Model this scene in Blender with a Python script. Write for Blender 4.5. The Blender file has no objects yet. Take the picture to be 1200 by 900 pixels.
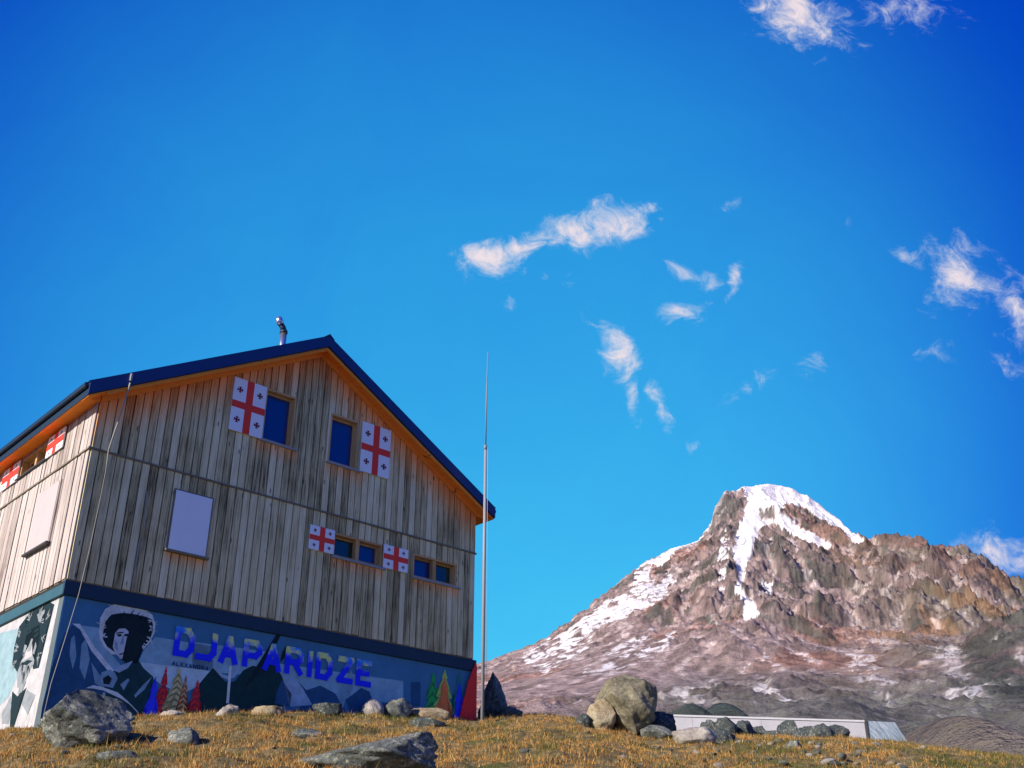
import bpy, bmesh, math, random
import numpy as np
from mathutils import Vector

# ------------------------------------------------------------------ camera, sky, sun, exposure
scene = bpy.context.scene
col = scene.collection
R = math.radians
cd = bpy.data.cameras.new('camera'); cam = bpy.data.objects.new('camera', cd); col.objects.link(cam)
cd.sensor_fit = 'HORIZONTAL'; cd.sensor_width = 36.0; cd.lens = 36.0 * 1267.5 / 1200.0
cd.clip_start = 0.1; cd.clip_end = 20000
EYE = 1.6
cam.location = (0, 0, EYE)
cam.rotation_euler = (R(90 + 26.603), 0, 0)
scene.camera = cam
scene.render.engine = 'CYCLES'
vs = scene.view_settings
vs.view_transform = 'Standard'; vs.look = 'None'; vs.exposure = 0.5; vs.gamma = 1.0; vs.use_curve_mapping = False
scene.cycles.max_bounces = 6; scene.cycles.diffuse_bounces = 4; scene.cycles.use_denoising = True

SUN_AZ = np.array([-0.76, -0.65]); SUN_EL = R(25)
SUN_DIR = Vector((SUN_AZ[0] * math.cos(SUN_EL), SUN_AZ[1] * math.cos(SUN_EL), math.sin(SUN_EL)))
sd = bpy.data.lights.new('sun', 'SUN'); sd.energy = 4.8; sd.angle = R(0.5); sd.color = (1.0, 0.93, 0.86)
sun = bpy.data.objects.new('sun', sd); col.objects.link(sun)
sun.rotation_euler = SUN_DIR.to_track_quat('Z', 'Y').to_euler()

# ------------------------------------------------------------------ node helpers
class NT:
    def __init__(s, tree): s.t = tree; s.n = tree.nodes; s.l = tree.links
    def new(s, typ, **kw):
        nd = s.n.new(typ)
        for k, v in kw.items(): setattr(nd, k, v)
        return nd
    def put(s, sock, v):
        if hasattr(v, 'is_output') or hasattr(v, 'links'): s.l.new(v, sock)
        elif v is not None:
            if sock.type == 'RGBA' and len(v) == 3: v = (*v, 1)
            sock.default_value = v
    def math(s, op, a, b=0.0, c=None, clamp=False):
        nd = s.new('ShaderNodeMath', operation=op); nd.use_clamp = clamp
        s.put(nd.inputs[0], a); s.put(nd.inputs[1], b)
        if c is not None: s.put(nd.inputs[2], c)
        return nd.outputs[0]
    def vm(s, op, a, b=None):
        nd = s.new('ShaderNodeVectorMath', operation=op); s.put(nd.inputs[0], a)
        if b is not None: s.put(nd.inputs[1], b)
        return nd.outputs['Value'] if op in ('LENGTH', 'DOT_PRODUCT', 'DISTANCE') else nd.outputs[0]
    def sep(s, v):
        nd = s.new('ShaderNodeSeparateXYZ'); s.put(nd.inputs[0], v); return nd.outputs
    def comb(s, x, y, z):
        nd = s.new('ShaderNodeCombineXYZ'); s.put(nd.inputs[0], x); s.put(nd.inputs[1], y); s.put(nd.inputs[2], z); return nd.outputs[0]
    def noise(s, v, scale, detail=4, rough=0.55, dist=0.0, w=None):
        nd = s.new('ShaderNodeTexNoise'); nd.noise_dimensions = '3D'
        s.put(nd.inputs['Vector'], v); s.put(nd.inputs['Scale'], scale); s.put(nd.inputs['Detail'], detail)
        s.put(nd.inputs['Roughness'], rough); s.put(nd.inputs['Distortion'], dist)
        return nd.outputs[0]
    def voro(s, v, scale, feature='F1'):
        nd = s.new('ShaderNodeTexVoronoi', feature=feature); s.put(nd.inputs['Vector'], v); s.put(nd.inputs['Scale'], scale)
        return nd.outputs
    def ss(s, v, a, b, lo=0.0, hi=1.0):
        nd = s.new('ShaderNodeMapRange', interpolation_type='SMOOTHSTEP'); s.put(nd.inputs[0], v)
        for i, k in enumerate((a, b, lo, hi)): s.put(nd.inputs[i + 1], k)
        return nd.outputs[0]
    def mix(s, f, a, b, mode='MIX'):
        nd = s.new('ShaderNodeMix', data_type='RGBA', blend_type=mode); s.put(nd.inputs[0], f)
        s.put(nd.inputs[6], a); s.put(nd.inputs[7], b); return nd.outputs[2]
    def ramp(s, f, stops):
        nd = s.new('ShaderNodeValToRGB'); s.put(nd.inputs[0], f); e = nd.color_ramp.elements
        while len(e) < len(stops): e.new(0.5)
        for el, (p, c) in zip(e, stops): el.position = p; el.color = (*c, 1)
        return nd.outputs[0]
    def bump(s, h, strength=0.3, dist=0.02):
        nd = s.new('ShaderNodeBump'); s.put(nd.inputs['Strength'], strength); s.put(nd.inputs['Distance'], dist); s.put(nd.inputs['Height'], h)
        return nd.outputs[0]
def new_mat(name):
    m = bpy.data.materials.new(name); m.use_nodes = True; t = NT(m.node_tree)
    b = m.node_tree.nodes['Principled BSDF']; t.b = b
    return m, t
def finish(t, color, rough=0.8, normal=None, spec=0.3, metal=0.0):
    t.put(t.b.inputs['Base Color'], color); t.put(t.b.inputs['Roughness'], rough)
    t.put(t.b.inputs['Specular IOR Level'], spec); t.put(t.b.inputs['Metallic'], metal)
    if normal is not None: t.put(t.b.inputs['Normal'], normal)
def plain(name, c, rough=0.6, var=0.18, scale=6.0, spec=0.3, metal=0.0, bump=0.15):
    """painted or plain surface with faint blotches and scuffs"""
    m, t = new_mat(name); o = t.new('ShaderNodeTexCoord').outputs['Object']
    n = t.noise(o, scale, 5, 0.65); n2 = t.noise(o, scale * 9, 3, 0.6)
    v = t.math('ADD', t.math('MULTIPLY', t.math('SUBTRACT', n, 0.5), 2 * var), t.math('MULTIPLY', t.math('SUBTRACT', n2, 0.5), var))
    k = t.math('ADD', v, 1.0)
    c2 = t.mix(1.0, c, t.comb(k, k, k), 'MULTIPLY')
    finish(t, c2, rough, t.bump(n2, bump, 0.006), spec, metal)
    return m

# ------------------------------------------------------------------ world: Nishita sky graded to a deep mountain blue, small wispy clouds
world = bpy.data.worlds.new('World'); scene.world = world; world.use_nodes = True
w = NT(world.node_tree); w.n.clear()
sky = w.new('ShaderNodeTexSky'); sky.sky_type = 'NISHITA'; sky.sun_disc = False
sky.sun_elevation = SUN_EL; sky.sun_rotation = math.atan2(SUN_AZ[0], SUN_AZ[1]); sky.altitude = 3600; sky.air_density = 1.0; sky.dust_density = 0.8; sky.ozone_density = 2.0
dirv = w.new('ShaderNodeTexCoord').outputs['Generated']
dx, dy, dz = w.sep(dirv)
SKYMUL = (1, 1, 1)
skyc = sky.outputs[0]
sr, sg, sb = w.sep(skyc)
# broad zone, brighter ahead and deeper blue away: vignetting put into the sky colour
lobe_dir = Vector((-0.05, 1.0, 0.47)).normalized()
lobe = w.ss(w.vm('DOT_PRODUCT', w.vm('NORMALIZE', dirv), tuple(lobe_dir)), math.cos(R(34)), 1.0)
def grade(ch, p, k, lo, hi):
    v = w.math('MULTIPLY', w.math('POWER', w.math('MULTIPLY', ch, 0.1), p), k)
    return w.math('MULTIPLY', v, w.math('ADD', w.math('MULTIPLY', lobe, hi - lo), lo))
gr = grade(sr, 1.0, 0.30, 0.04, 1.0)
gg = grade(sg, 0.6, 0.70, 0.25, 1.26)
gb = grade(sb, 0.25, 0.72, 0.80, 1.10)
# clouds on a distant layer ahead: coverage cells in (x/y, z/y), broken up by warped noise
ay = w.math('MAXIMUM', w.math('ABSOLUTE', dy), 0.02)
cu = w.math('DIVIDE', dx, ay); cv_ = w.math('DIVIDE', dz, ay)
cuv = w.comb(cu, cv_, 0.0)
CLOUDS = [(-0.0231, 0.6582, 0.0396, 0.0267, 9.3, 1.0), (0.0193, 0.6749, 0.0347, 0.0167, 21.0, 1.0), (0.0687, 0.6861, 0.0382, 0.0295, 11.7, 1.0), (0.1149, 0.7008, 0.0484, 0.0274, 17.5, 1.0), (0.1541, 0.7193, 0.0249, 0.0094, -0.2, 0.8), (0.106, 0.5426, 0.042, 0.0221, -69.9, 1.0), (0.1205, 0.4926, 0.0392, 0.0097, -83.9, 0.7), (0.153, 0.4788, 0.0342, 0.0108, -67.5, 0.85), (0.1825, 0.5839, 0.0293, 0.0211, 11.2, 0.8), (0.1863, 0.6354, 0.0214, 0.0117, -35.8, 0.7), (0.2107, 0.6266, 0.013, 0.0153, -0.2, 0.75), (0.2385, 0.6265, 0.0258, 0.0085, 68.0, 0.7), (0.2464, 0.7318, 0.0221, 0.0092, 28.3, 0.45), (0.2514, 0.5, 0.0364, 0.0135, 31.1, 0.6), (0.3132, 0.5217, 0.0275, 0.0129, 57.4, 0.6), (0.1846, 0.4358, 0.012, 0.0075, -0.2, 0.5), (0.3581, 1.0178, 0.0795, 0.0534, -47.0, 0.95), (0.4918, 1.0216, 0.0853, 0.038, -0.2, 0.6), (0.4841, 0.6366, 0.0548, 0.0362, 63.7, 0.85), (0.4344, 0.6623, 0.0198, 0.0131, -38.0, 0.6), (0.5403, 0.5859, 0.0572, 0.0268, -74.0, 0.8), (0.5094, 0.6235, 0.0555, 0.0443, -0.2, 0.5), (0.521, 0.5241, 0.0356, 0.0205, -0.2, 0.5), (0.4472, 0.5344, 0.0279, 0.02, 30.3, 0.5), (0.4735, 0.3165, 0.0491, 0.0311, -10.9, 0.85), (0.4425, 0.3251, 0.0328, 0.0174, -0.2, 0.5), (-0.0135, 0.593, 0.0128, 0.0106, -0.2, 0.45), (0.0559, 0.6249, 0.0371, 0.0109, -6.1, 0.35), (0.3811, 0.6965, 0.0133, 0.0139, -0.2, 0.35)]
wn = w.new('ShaderNodeTexNoise'); w.put(wn.inputs['Vector'], cuv); wn.inputs['Scale'].default_value = 14; wn.inputs['Detail'].default_value = 3
warp = w.vm('MULTIPLY', w.vm('SUBTRACT', wn.outputs['Color'], (0.5, 0.5, 0.5)), (0.05, 0.05, 0))
cw = w.vm('ADD', cuv, warp)
cov = None
for (u0, v0, ru, rv, ang, amp) in CLOUDS:
    mp = w.new('ShaderNodeMapping', vector_type='TEXTURE'); w.put(mp.inputs[0], cw)
    mp.inputs['Location'].default_value = (u0, v0, 0); mp.inputs['Rotation'].default_value = (0, 0, R(ang)); mp.inputs['Scale'].default_value = (ru, rv, 1)
    e = w.ss(w.vm('LENGTH', mp.outputs[0]), 1.75, 0.0, 0.0, amp * 1.08)
    cov = e if cov is None else w.math('MAXIMUM', cov, e)
fine = w.noise(w.vm('ADD', cuv, warp), 34, 8, 0.70, 0.45)
dens = w.ss(w.math('ADD', cov, w.math('MULTIPLY', w.math('SUBTRACT', fine, 0.5), 2.3)), 0.32, 1.36)
dens = w.math('MULTIPLY', dens, w.ss(cov, 0.02, 0.25))
veil = w.math('ADD', w.math('MULTIPLY', w.math('SUBTRACT', w.noise(cuv, 3.2, 6, 0.62, 0.8), 0.5), 0.30), 1.0)
sky_rgb = w.comb(w.math('MULTIPLY', gr, veil), w.math('MULTIPLY', gg, veil), gb)
# low haze and the aureole round the sun stay pale
pale = w.ss(w.math('MULTIPLY', sr, 0.1), 0.20, 0.60)
sky_rgb = w.mix(pale, sky_rgb, w.vm('MULTIPLY', skyc, (0.085, 0.085, 0.085)))
cloudc = w.mix(dens, (0.36, 0.47, 0.57), (0.65, 0.55, 0.565))
final = w.mix(w.math('MULTIPLY', dens, 0.95), sky_rgb, cloudc)
bg = w.new('ShaderNodeBackground'); w.put(bg.inputs[0], w.vm('MULTIPLY', final, (10, 10, 10)))
bg.inputs[1].default_value = 0.1   # the grade above works on the sky at this strength
wo = w.new('ShaderNodeOutputWorld'); w.l.new(bg.outputs[0], wo.inputs[0])
world.cycles.sampling_method = 'MANUAL'; world.cycles.sample_map_resolution = 256

# ------------------------------------------------------------------ object helpers
def tag(o, label=None, cat=None, group=None, kind=None):
    if label: o['label'] = label
    if cat: o['category'] = cat
    if group: o['group'] = group
    if kind: o['kind'] = kind
    return o
def link(name, data, parent=None, m=None):
    o = bpy.data.objects.new(name, data); col.objects.link(o)
    if parent is not None: o.parent = parent
    if m is not None and data is not None: data.materials.clear(); data.materials.append(m)
    return o
def empty(name, loc, rz=0.0):
    o = bpy.data.objects.new(name, None); col.objects.link(o); o.location = loc; o.rotation_euler = (0, 0, rz); o.empty_display_size = 0.3
    return o
def from_arrays(name, V, F, m=None, parent=None, smooth=True):
    me = bpy.data.meshes.new(name)
    V = np.ascontiguousarray(V, np.float32); F = np.ascontiguousarray(F, np.int32)
    k = F.shape[1]
    me.vertices.add(len(V)); me.vertices.foreach_set('co', V.ravel())
    me.loops.add(F.size); me.loops.foreach_set('vertex_index', F.ravel())
    me.polygons.add(len(F)); me.polygons.foreach_set('loop_start', np.arange(0, F.size, k, dtype=np.int32))
    if smooth: me.polygons.foreach_set('use_smooth', np.ones(len(F), bool))
    me.update(calc_edges=True)
    return link(name, me, parent, m)
def color_attr(o, name, C):
    a = o.data.color_attributes.new(name, 'FLOAT_COLOR', 'POINT')
    C4 = np.ones((len(C), 4), np.float32); C4[:, :3] = C
    a.data.foreach_set('color', C4.ravel())
class MB:
    """collects boxes, prisms and tubes, built as one mesh"""
    def __init__(s): s.bm = bmesh.new()
    def hexa(s, P):
        v = [s.bm.verts.new(p) for p in P]
        for f in ((0, 1, 2, 3), (7, 6, 5, 4), (0, 4, 5, 1), (1, 5, 6, 2), (2, 6, 7, 3), (3, 7, 4, 0)): s.bm.faces.new([v[i] for i in f])
        return s
    def box(s, x0, x1, y0, y1, z0, z1):
        return s.hexa([(x0, y0, z0), (x1, y0, z0), (x1, y1, z0), (x0, y1, z0), (x0, y0, z1), (x1, y0, z1), (x1, y1, z1), (x0, y1, z1)])
    def prism(s, A, B):
        a = [s.bm.verts.new(p) for p in A]; b = [s.bm.verts.new(p) for p in B]; n = len(a)
        s.bm.faces.new(a); s.bm.faces.new(b[::-1])
        for i in range(n): s.bm.faces.new([a[i], b[i], b[(i + 1) % n], a[(i + 1) % n]])
        return s
    def tube(s, pts, rad, seg=8):
        pts = [Vector(p) for p in pts]; rings = []
        rr = rad if isinstance(rad, (list, tuple)) else [rad] * len(pts)
        for i, p in enumerate(pts):
            d = (pts[min(i + 1, len(pts) - 1)] - pts[max(i - 1, 0)]).normalized()
            a = d.cross(Vector((0.3, 1, 0.1))).normalized() if abs(d.y) < 0.9 else d.cross(Vector((1, 0, 0))).normalized()
            b = d.cross(a).normalized()
            rings.append([s.bm.verts.new(p + (a * math.cos(t) + b * math.sin(t)) * rr[i]) for t in [2 * math.pi * k / seg for k in range(seg)]])
        for r0, r1 in zip(rings, rings[1:]):
            for k in range(seg):
                f = s.bm.faces.new([r0[k], r0[(k + 1) % seg], r1[(k + 1) % seg], r1[k]]); f.smooth = True
        s.bm.faces.new(rings[0][::-1]); s.bm.faces.new(rings[-1])
        return s
    def bevel(s, w=0.01, seg=1):
        bmesh.ops.bevel(s.bm, geom=list(s.bm.edges), offset=w, segments=seg, affect='EDGES', clamp_overlap=True); return s
    def build(s, name, m, parent=None):
        bmesh.ops.recalc_face_normals(s.bm, faces=list(s.bm.faces))
        me = bpy.data.meshes.new(name); s.bm.to_mesh(me); s.bm.free()
        return link(name, me, parent, m)

# ------------------------------------------------------------------ numpy noise
_rng = np.random.RandomState(7)
_perm = np.concatenate([_rng.permutation(512)] * 3)
_ga = _rng.rand(512) * 2 * np.pi; _GX = np.cos(_ga); _GY = np.sin(_ga)
def pn(x, y):
    xi = np.floor(x).astype(np.int64); yi = np.floor(y).astype(np.int64); xf = x - xi; yf = y - yi
    u = xf * xf * xf * (xf * (xf * 6 - 15) + 10); v = yf * yf * yf * (yf * (yf * 6 - 15) + 10)
    def g(i, j):
        h = _perm[_perm[(xi + i) & 511] + ((yi + j) & 511)]
        return _GX[h] * (xf - i) + _GY[h] * (yf - j)
    a = g(0, 0); b = g(1, 0); c = g(0, 1); d = g(1, 1)
    return (a + u * (b - a) + v * (c - a) + u * v * (a - b - c + d)) * 1.5
def fbm(x, y, o=5, lac=2.03, g=0.5):
    s = 0; a = 1.0
    for i in range(o): s = s + a * pn(x + 13.7 * i, y - 9.1 * i); x = x * lac; y = y * lac; a *= g
    return s
def ridged(x, y, o=5, lac=2.1, g=0.5):
    s = 0; a = 1.0; wgt = 1.0
    for i in range(o):
        n = 1 - np.abs(pn(x + 31.3 * i, y + 17.9 * i)); n = n * n * wgt; wgt = np.clip(n * 1.6, 0, 1)
        s = s + a * n; x = x * lac; y = y * lac; a *= g
    return s
def sstep(x, a, b):
    t = np.clip((x - a) / (b - a), 0, 1); return t * t * (3 - 2 * t)

# ------------------------------------------------------------------ ground: grassy slope rising from the camera to the hut
GU = np.array([-0.60, -0.4572, -0.4198, -0.3677, -0.2309, -0.1156, -0.0337, 0.0298, 0.0756, 0.1207, 0.1888, 0.3021, 0.3765, 0.4501, 0.6])
GT = np.array([0.150, 0.1561, 0.1596, 0.1669, 0.1725, 0.1690, 0.1652, 0.1680, 0.1630, 0.1538, 0.1507, 0.1474, 0.1400, 0.1312, 0.120])
GC = np.array([24, 21, 19.9, 20.6, 22.4, 24.6, 27.2, 26.5, 26.0, 25.5, 25.0, 24.0, 23.0, 22.0, 21.0])
def ground_z(x, y, rough=True):
    x = np.asarray(x, float); y = np.asarray(y, float)
    yy = np.maximum(y, 0.8); u = np.clip(x / yy, -0.6, 0.6)
    tc = np.interp(u, GU, GT); yc = np.interp(u, GU, GC)
    K = (tc * yc + 1.6) / yc
    k0 = (np.interp(0, GU, GT) * np.interp(0, GU, GC) + 1.6) / np.interp(0, GU, GC)
    near = -1.6 + np.where(y > 0.8, K, k0) * y
    far = tc * y - 0.012 * (y - yc)
    z = np.where(y < yc, near, far)
    z = z - 0.22 * np.exp(-((y - yc) / 1.2) ** 2) * 0.0
    if rough:
        env = sstep(np.abs(y - yc) + 0.35, 0.0, 3.0) * 0.8 + 0.2
        z = z + env * (0.10 * fbm(x * 0.45, y * 0.45, 3) + 0.075 * fbm(x * 1.9 + 5, y * 1.9, 4))
    return z + EYE
def build_ground():
    rows = np.concatenate([np.linspace(-30, 9.5, 60), np.arange(9.6, 30, 0.085), np.linspace(30.2, 105, 110)])
    s = np.linspace(-1, 1, 330)
    Y, S = np.meshgrid(rows, s, indexing='ij')
    X = S * (np.abs(Y) * 0.62 + 7)
    Z = ground_z(X, Y)
    n, k = X.shape
    I = np.arange(n * k).reshape(n, k)
    F = np.stack([I[:-1, :-1], I[:-1, 1:], I[1:, 1:], I[1:, :-1]], -1).reshape(-1, 4)
    return from_arrays('ground', np.stack([X, Y, Z], -1).reshape(-1, 3), F)
m_soil, t = new_mat('alpine_turf')
oc = t.new('ShaderNodeTexCoord').outputs['Object']
n1 = t.noise(oc, 0.7, 6, 0.6); n2 = t.noise(oc, 7, 6, 0.7); n3 = t.noise(oc, 40, 4, 0.7)
c = t.ramp(n2, [(0.30, (0.050, 0.044, 0.022)), (0.48, (0.17, 0.125, 0.055)), (0.60, (0.28, 0.20, 0.085)), (0.75, (0.36, 0.30, 0.17))])
c = t.mix(t.ss(n1, 0.50, 0.66), c, t.ramp(n3, [(0.35, (0.035, 0.045, 0.012)), (0.65, (0.15, 0.15, 0.04))]))
finish(t, c, 0.95, t.bump(t.math('ADD', n2, t.math('MULTIPLY', n3, 0.6)), 0.9, 0.05), 0.1)
ground = build_ground(); ground.data.materials.append(m_soil)
tag(ground, 'golden brown alpine turf rising to the hut', 'ground', kind='structure')

# ------------------------------------------------------------------ mountain: one continuous terrain from the moraine to the snowy summit
SU = np.array([-1.3, -0.8, -0.4, -0.15, -0.0203, 0.031, 0.0797, 0.1174, 0.1555, 0.1791, 0.1930, 0.1975, 0.2097, 0.2287, 0.2525, 0.2769, 0.3002, 0.3186, 0.3379, 0.352, 0.3852, 0.3997, 0.4023, 0.4345, 0.449, 0.4732, 0.4841, 0.56, 0.75, 1.3])
ST = np.array([0.20, 0.23, 0.20, 0.19, 0.2167, 0.240, 0.2761, 0.3049, 0.3260, 0.3345, 0.3500, 0.3650, 0.3809, 0.3862, 0.3888, 0.3835, 0.3730, 0.3575, 0.3350, 0.3345, 0.3356, 0.3338, 0.3253, 0.3260, 0.3166, 0.2956, 0.2897, 0.25, 0.20, 0.22])
SY = np.array([2600, 2600, 2500, 2400, 2500, 2700, 2900, 3100, 3300, 3400, 3480, 3490, 3560, 3650, 3700, 3680, 3620, 3560, 3450, 2950, 2850, 2800, 2780, 2700, 2650, 2550, 2500, 2400, 2400, 2400])
RU = np.array([-2, 0.30, 0.345, 0.38, 0.42, 0.45, 0.484, 0.56, 0.75, 2]); RT = np.array([0.1, 0.10, 0.155, 0.195, 0.238, 0.257, 0.268, 0.27, 0.24, 0.22])
_us = np.linspace(-1.4, 1.4, 2801); _kr = np.exp(-(np.arange(-75, 76) / 26.0) ** 2); _kr /= _kr.sum()
_ST2 = np.convolve(np.pad(np.interp(_us, SU, ST), 75, mode='edge'), _kr, 'valid'); _SY2 = np.convolve(np.pad(np.interp(_us, SU, SY), 75, mode='edge'), _kr, 'valid')
def far_base(x, y):
    u = x / y
    tc = np.interp(u, GU, GT)
    tf = tc - 0.022 + (0.158 - tc + 0.022) * sstep(y, 90, 420)
    yc = np.interp(u, _us, _SY2); q = sstep(y, yc - 420, yc - 40)
    ts = np.interp(u, _us, _ST2) * (1 - q) + np.interp(u, SU, ST) * q       # the crest keeps its notches, the slopes below run smooth
    s = np.clip((y - 420) / (yc - 420), 0, 1)
    T = tf + (ts - 0.158) * np.where(y > 420, s ** 1.12, 0)
    h = y * T
    over = np.maximum(y - yc, 0); h = h - 0.75 * over
    # nearer spur on the shoulder side
    tr = np.interp(u, RU, RT); s2 = np.clip((y - 420) / 1150, 0, 1.0)
    h2 = y * (0.158 + (tr - 0.158) * s2) - np.maximum(y - 1570, 0) * 0.9
    h = np.where(y > 420, np.maximum(h, h2), h)
    return h, yc
def far_detail(x, y, h, yc):
    env = sstep(y, 500, 1500) * (1 - 0.8 * np.exp(-((y - yc) / 170.0) ** 2))
    wx = x + 60 * fbm(x / 300, y / 300, 3); wy = y + 60 * fbm(x / 300 + 9, y / 300 + 4, 3)
    smooth_l = 0.30 + 0.70 * sstep(x / y, 0.09, 0.19)
    h = h + env * smooth_l * (24 + 26 * sstep(y, 1500, 2600)) * (ridged(wx / 520 + 3.1, wy / 620, 5) - 0.9)
    # vertical buttresses on the shoulder wall and the summit head
    b = sstep(y, 1500, 2100) * (1 - 0.7 * np.exp(-((y - yc) / 60.0) ** 2))
    h = h + b * 24 * (ridged(wx / 105, wy / 330, 4) - 0.8) * (0.35 + 0.65 * sstep(x / y, 0.14, 0.30))
    return h
def moraine(x, y):
    h = 0
    for (u0, y0, A, sx, sy) in ((0.160, 210, 9.0, 6.0, 24), (0.194, 228, 8.4, 6.0, 26), (0.405, 120, 6.2, 5.5, 22), (0.468, 130, 4.4, 4.5, 20), (0.36, 160, 2.0, 8, 30), (0.25, 420, 8, 40, 60), (0.05, 330, 5, 30, 60), (0.0, 150, 3.2, 6, 30)):
        h = h + A * np.exp(-((x - u0 * y0) / sx) ** 2 - ((y - y0) / sy) ** 2)
    k = sstep(y, 110, 200) * (1 - sstep(y, 900, 1500))
    h = h + k * np.minimum(y / 400, 1.6) * (5.0 * (ridged(x / 70, y / 110, 4) - 0.8) + 0.9 * fbm(x / 14, y / 20, 3)) + k * 1.0 * fbm(x / 9, y / 14, 2)
    return h
def erode():
    g = 9.0; xs = np.arange(-800, 2500, g); ys = np.arange(360, 4500, g)
    Y, X = np.meshgrid(ys, xs, indexing='ij')
    h, yc = far_base(X, Y); h = far_detail(X, Y, h, yc); h0 = h.copy() / g; H = h0.copy()
    n, k = H.shape; flow = np.zeros(n * k); dep = np.zeros(n * k); rs = np.random.RandomState(3)
    for batch in range(7):
        N = 42000
        px = rs.rand(N) * (k - 3) + 1; py = rs.rand(N) * (n - 3) + 1
        vx = np.zeros(N); vy = np.zeros(N); sed = np.zeros(N); wat = np.ones(N)
        for st in range(64):
            ix = px.astype(int); iy = py.astype(int); fx = px - ix; fy = py - iy
            h00 = H[iy, ix]; h10 = H[iy, ix + 1]; h01 = H[iy + 1, ix]; h11 = H[iy + 1, ix + 1]
            gx = (h10 - h00) * (1 - fy) + (h11 - h01) * fy; gy = (h01 - h00) * (1 - fx) + (h11 - h10) * fx
            hc = h00 * (1 - fx) * (1 - fy) + h10 * fx * (1 - fy) + h01 * (1 - fx) * fy + h11 * fx * fy
            vx = vx * 0.35 - gx * 0.65; vy = vy * 0.35 - gy * 0.65
            L = np.sqrt(vx * vx + vy * vy) + 1e-9; vx /= L; vy /= L
            nx = np.clip(px + vx, 1, k - 2.01); ny = np.clip(py + vy, 1, n - 2.01)
            jx = nx.astype(int); jy = ny.astype(int); ax = nx - jx; ayy = ny - jy
            hn = H[jy, jx] * (1 - ax) * (1 - ayy) + H[jy, jx + 1] * ax * (1 - ayy) + H[jy + 1, jx] * (1 - ax) * ayy + H[jy + 1, jx + 1] * ax * ayy
            dh = hn - hc
            cap = np.maximum(-dh, 0.01) * 1.1 * wat
            er = np.where(dh > 0, -np.minimum(dh, sed), np.where(sed > cap, -(sed - cap) * 0.25, np.minimum((cap - sed) * 0.16, np.maximum(-dh, 0))))
            sed = sed + er; wat = wat * 0.985
            base = iy * k + ix
            d = np.zeros(n * k)
            for off, wt in ((0, (1 - fx) * (1 - fy)), (1, fx * (1 - fy)), (k, (1 - fx) * fy), (k + 1, fx * fy)):
                d += np.bincount(base + off, er * wt, minlength=n * k)
            flow += np.bincount(base, minlength=n * k); dep += np.maximum(-d, 0)
            H -= np.clip(d.reshape(n, k), -0.25, 0.25)
            px, py = nx, ny
    def blur(A, r):
        P = np.pad(A, r, mode='edge'); S = np.cumsum(np.cumsum(np.pad(P, ((1, 0), (1, 0))), 0), 1); q = 2 * r + 1
        return (S[q:, q:] - S[:-q, q:] - S[q:, :-q] + S[:-q, :-q]) / (q * q)
    fl = np.log1p(flow.reshape(n, k))
    return xs, ys, g, blur(np.clip((H - h0) * g, -26, 12), 1), fl, fl - blur(fl, 5)
def sample(A, xs, ys, g, x, y):
    fx = np.clip((x - xs[0]) / g, 0, len(xs) - 1.01); fy = np.clip((y - ys[0]) / g, 0, len(ys) - 1.01)
    ix = fx.astype(int); iy = fy.astype(int); fx = fx - ix; fy = fy - iy
    return A[iy, ix] * (1 - fx) * (1 - fy) + A[iy, ix + 1] * fx * (1 - fy) + A[iy + 1, ix] * (1 - fx) * fy + A[iy + 1, ix + 1] * fx * fy
def in_poly(u, v, P):
    c = np.zeros(u.shape, bool); n = len(P)
    for i in range(n):
        x0, y0 = P[i]; x1, y1 = P[(i + 1) % n]
        if y0 == y1: continue
        c ^= ((y0 > v) != (y1 > v)) & (u < (x1 - x0) * (v - y0) / (y1 - y0) + x0)
    return c
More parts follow.
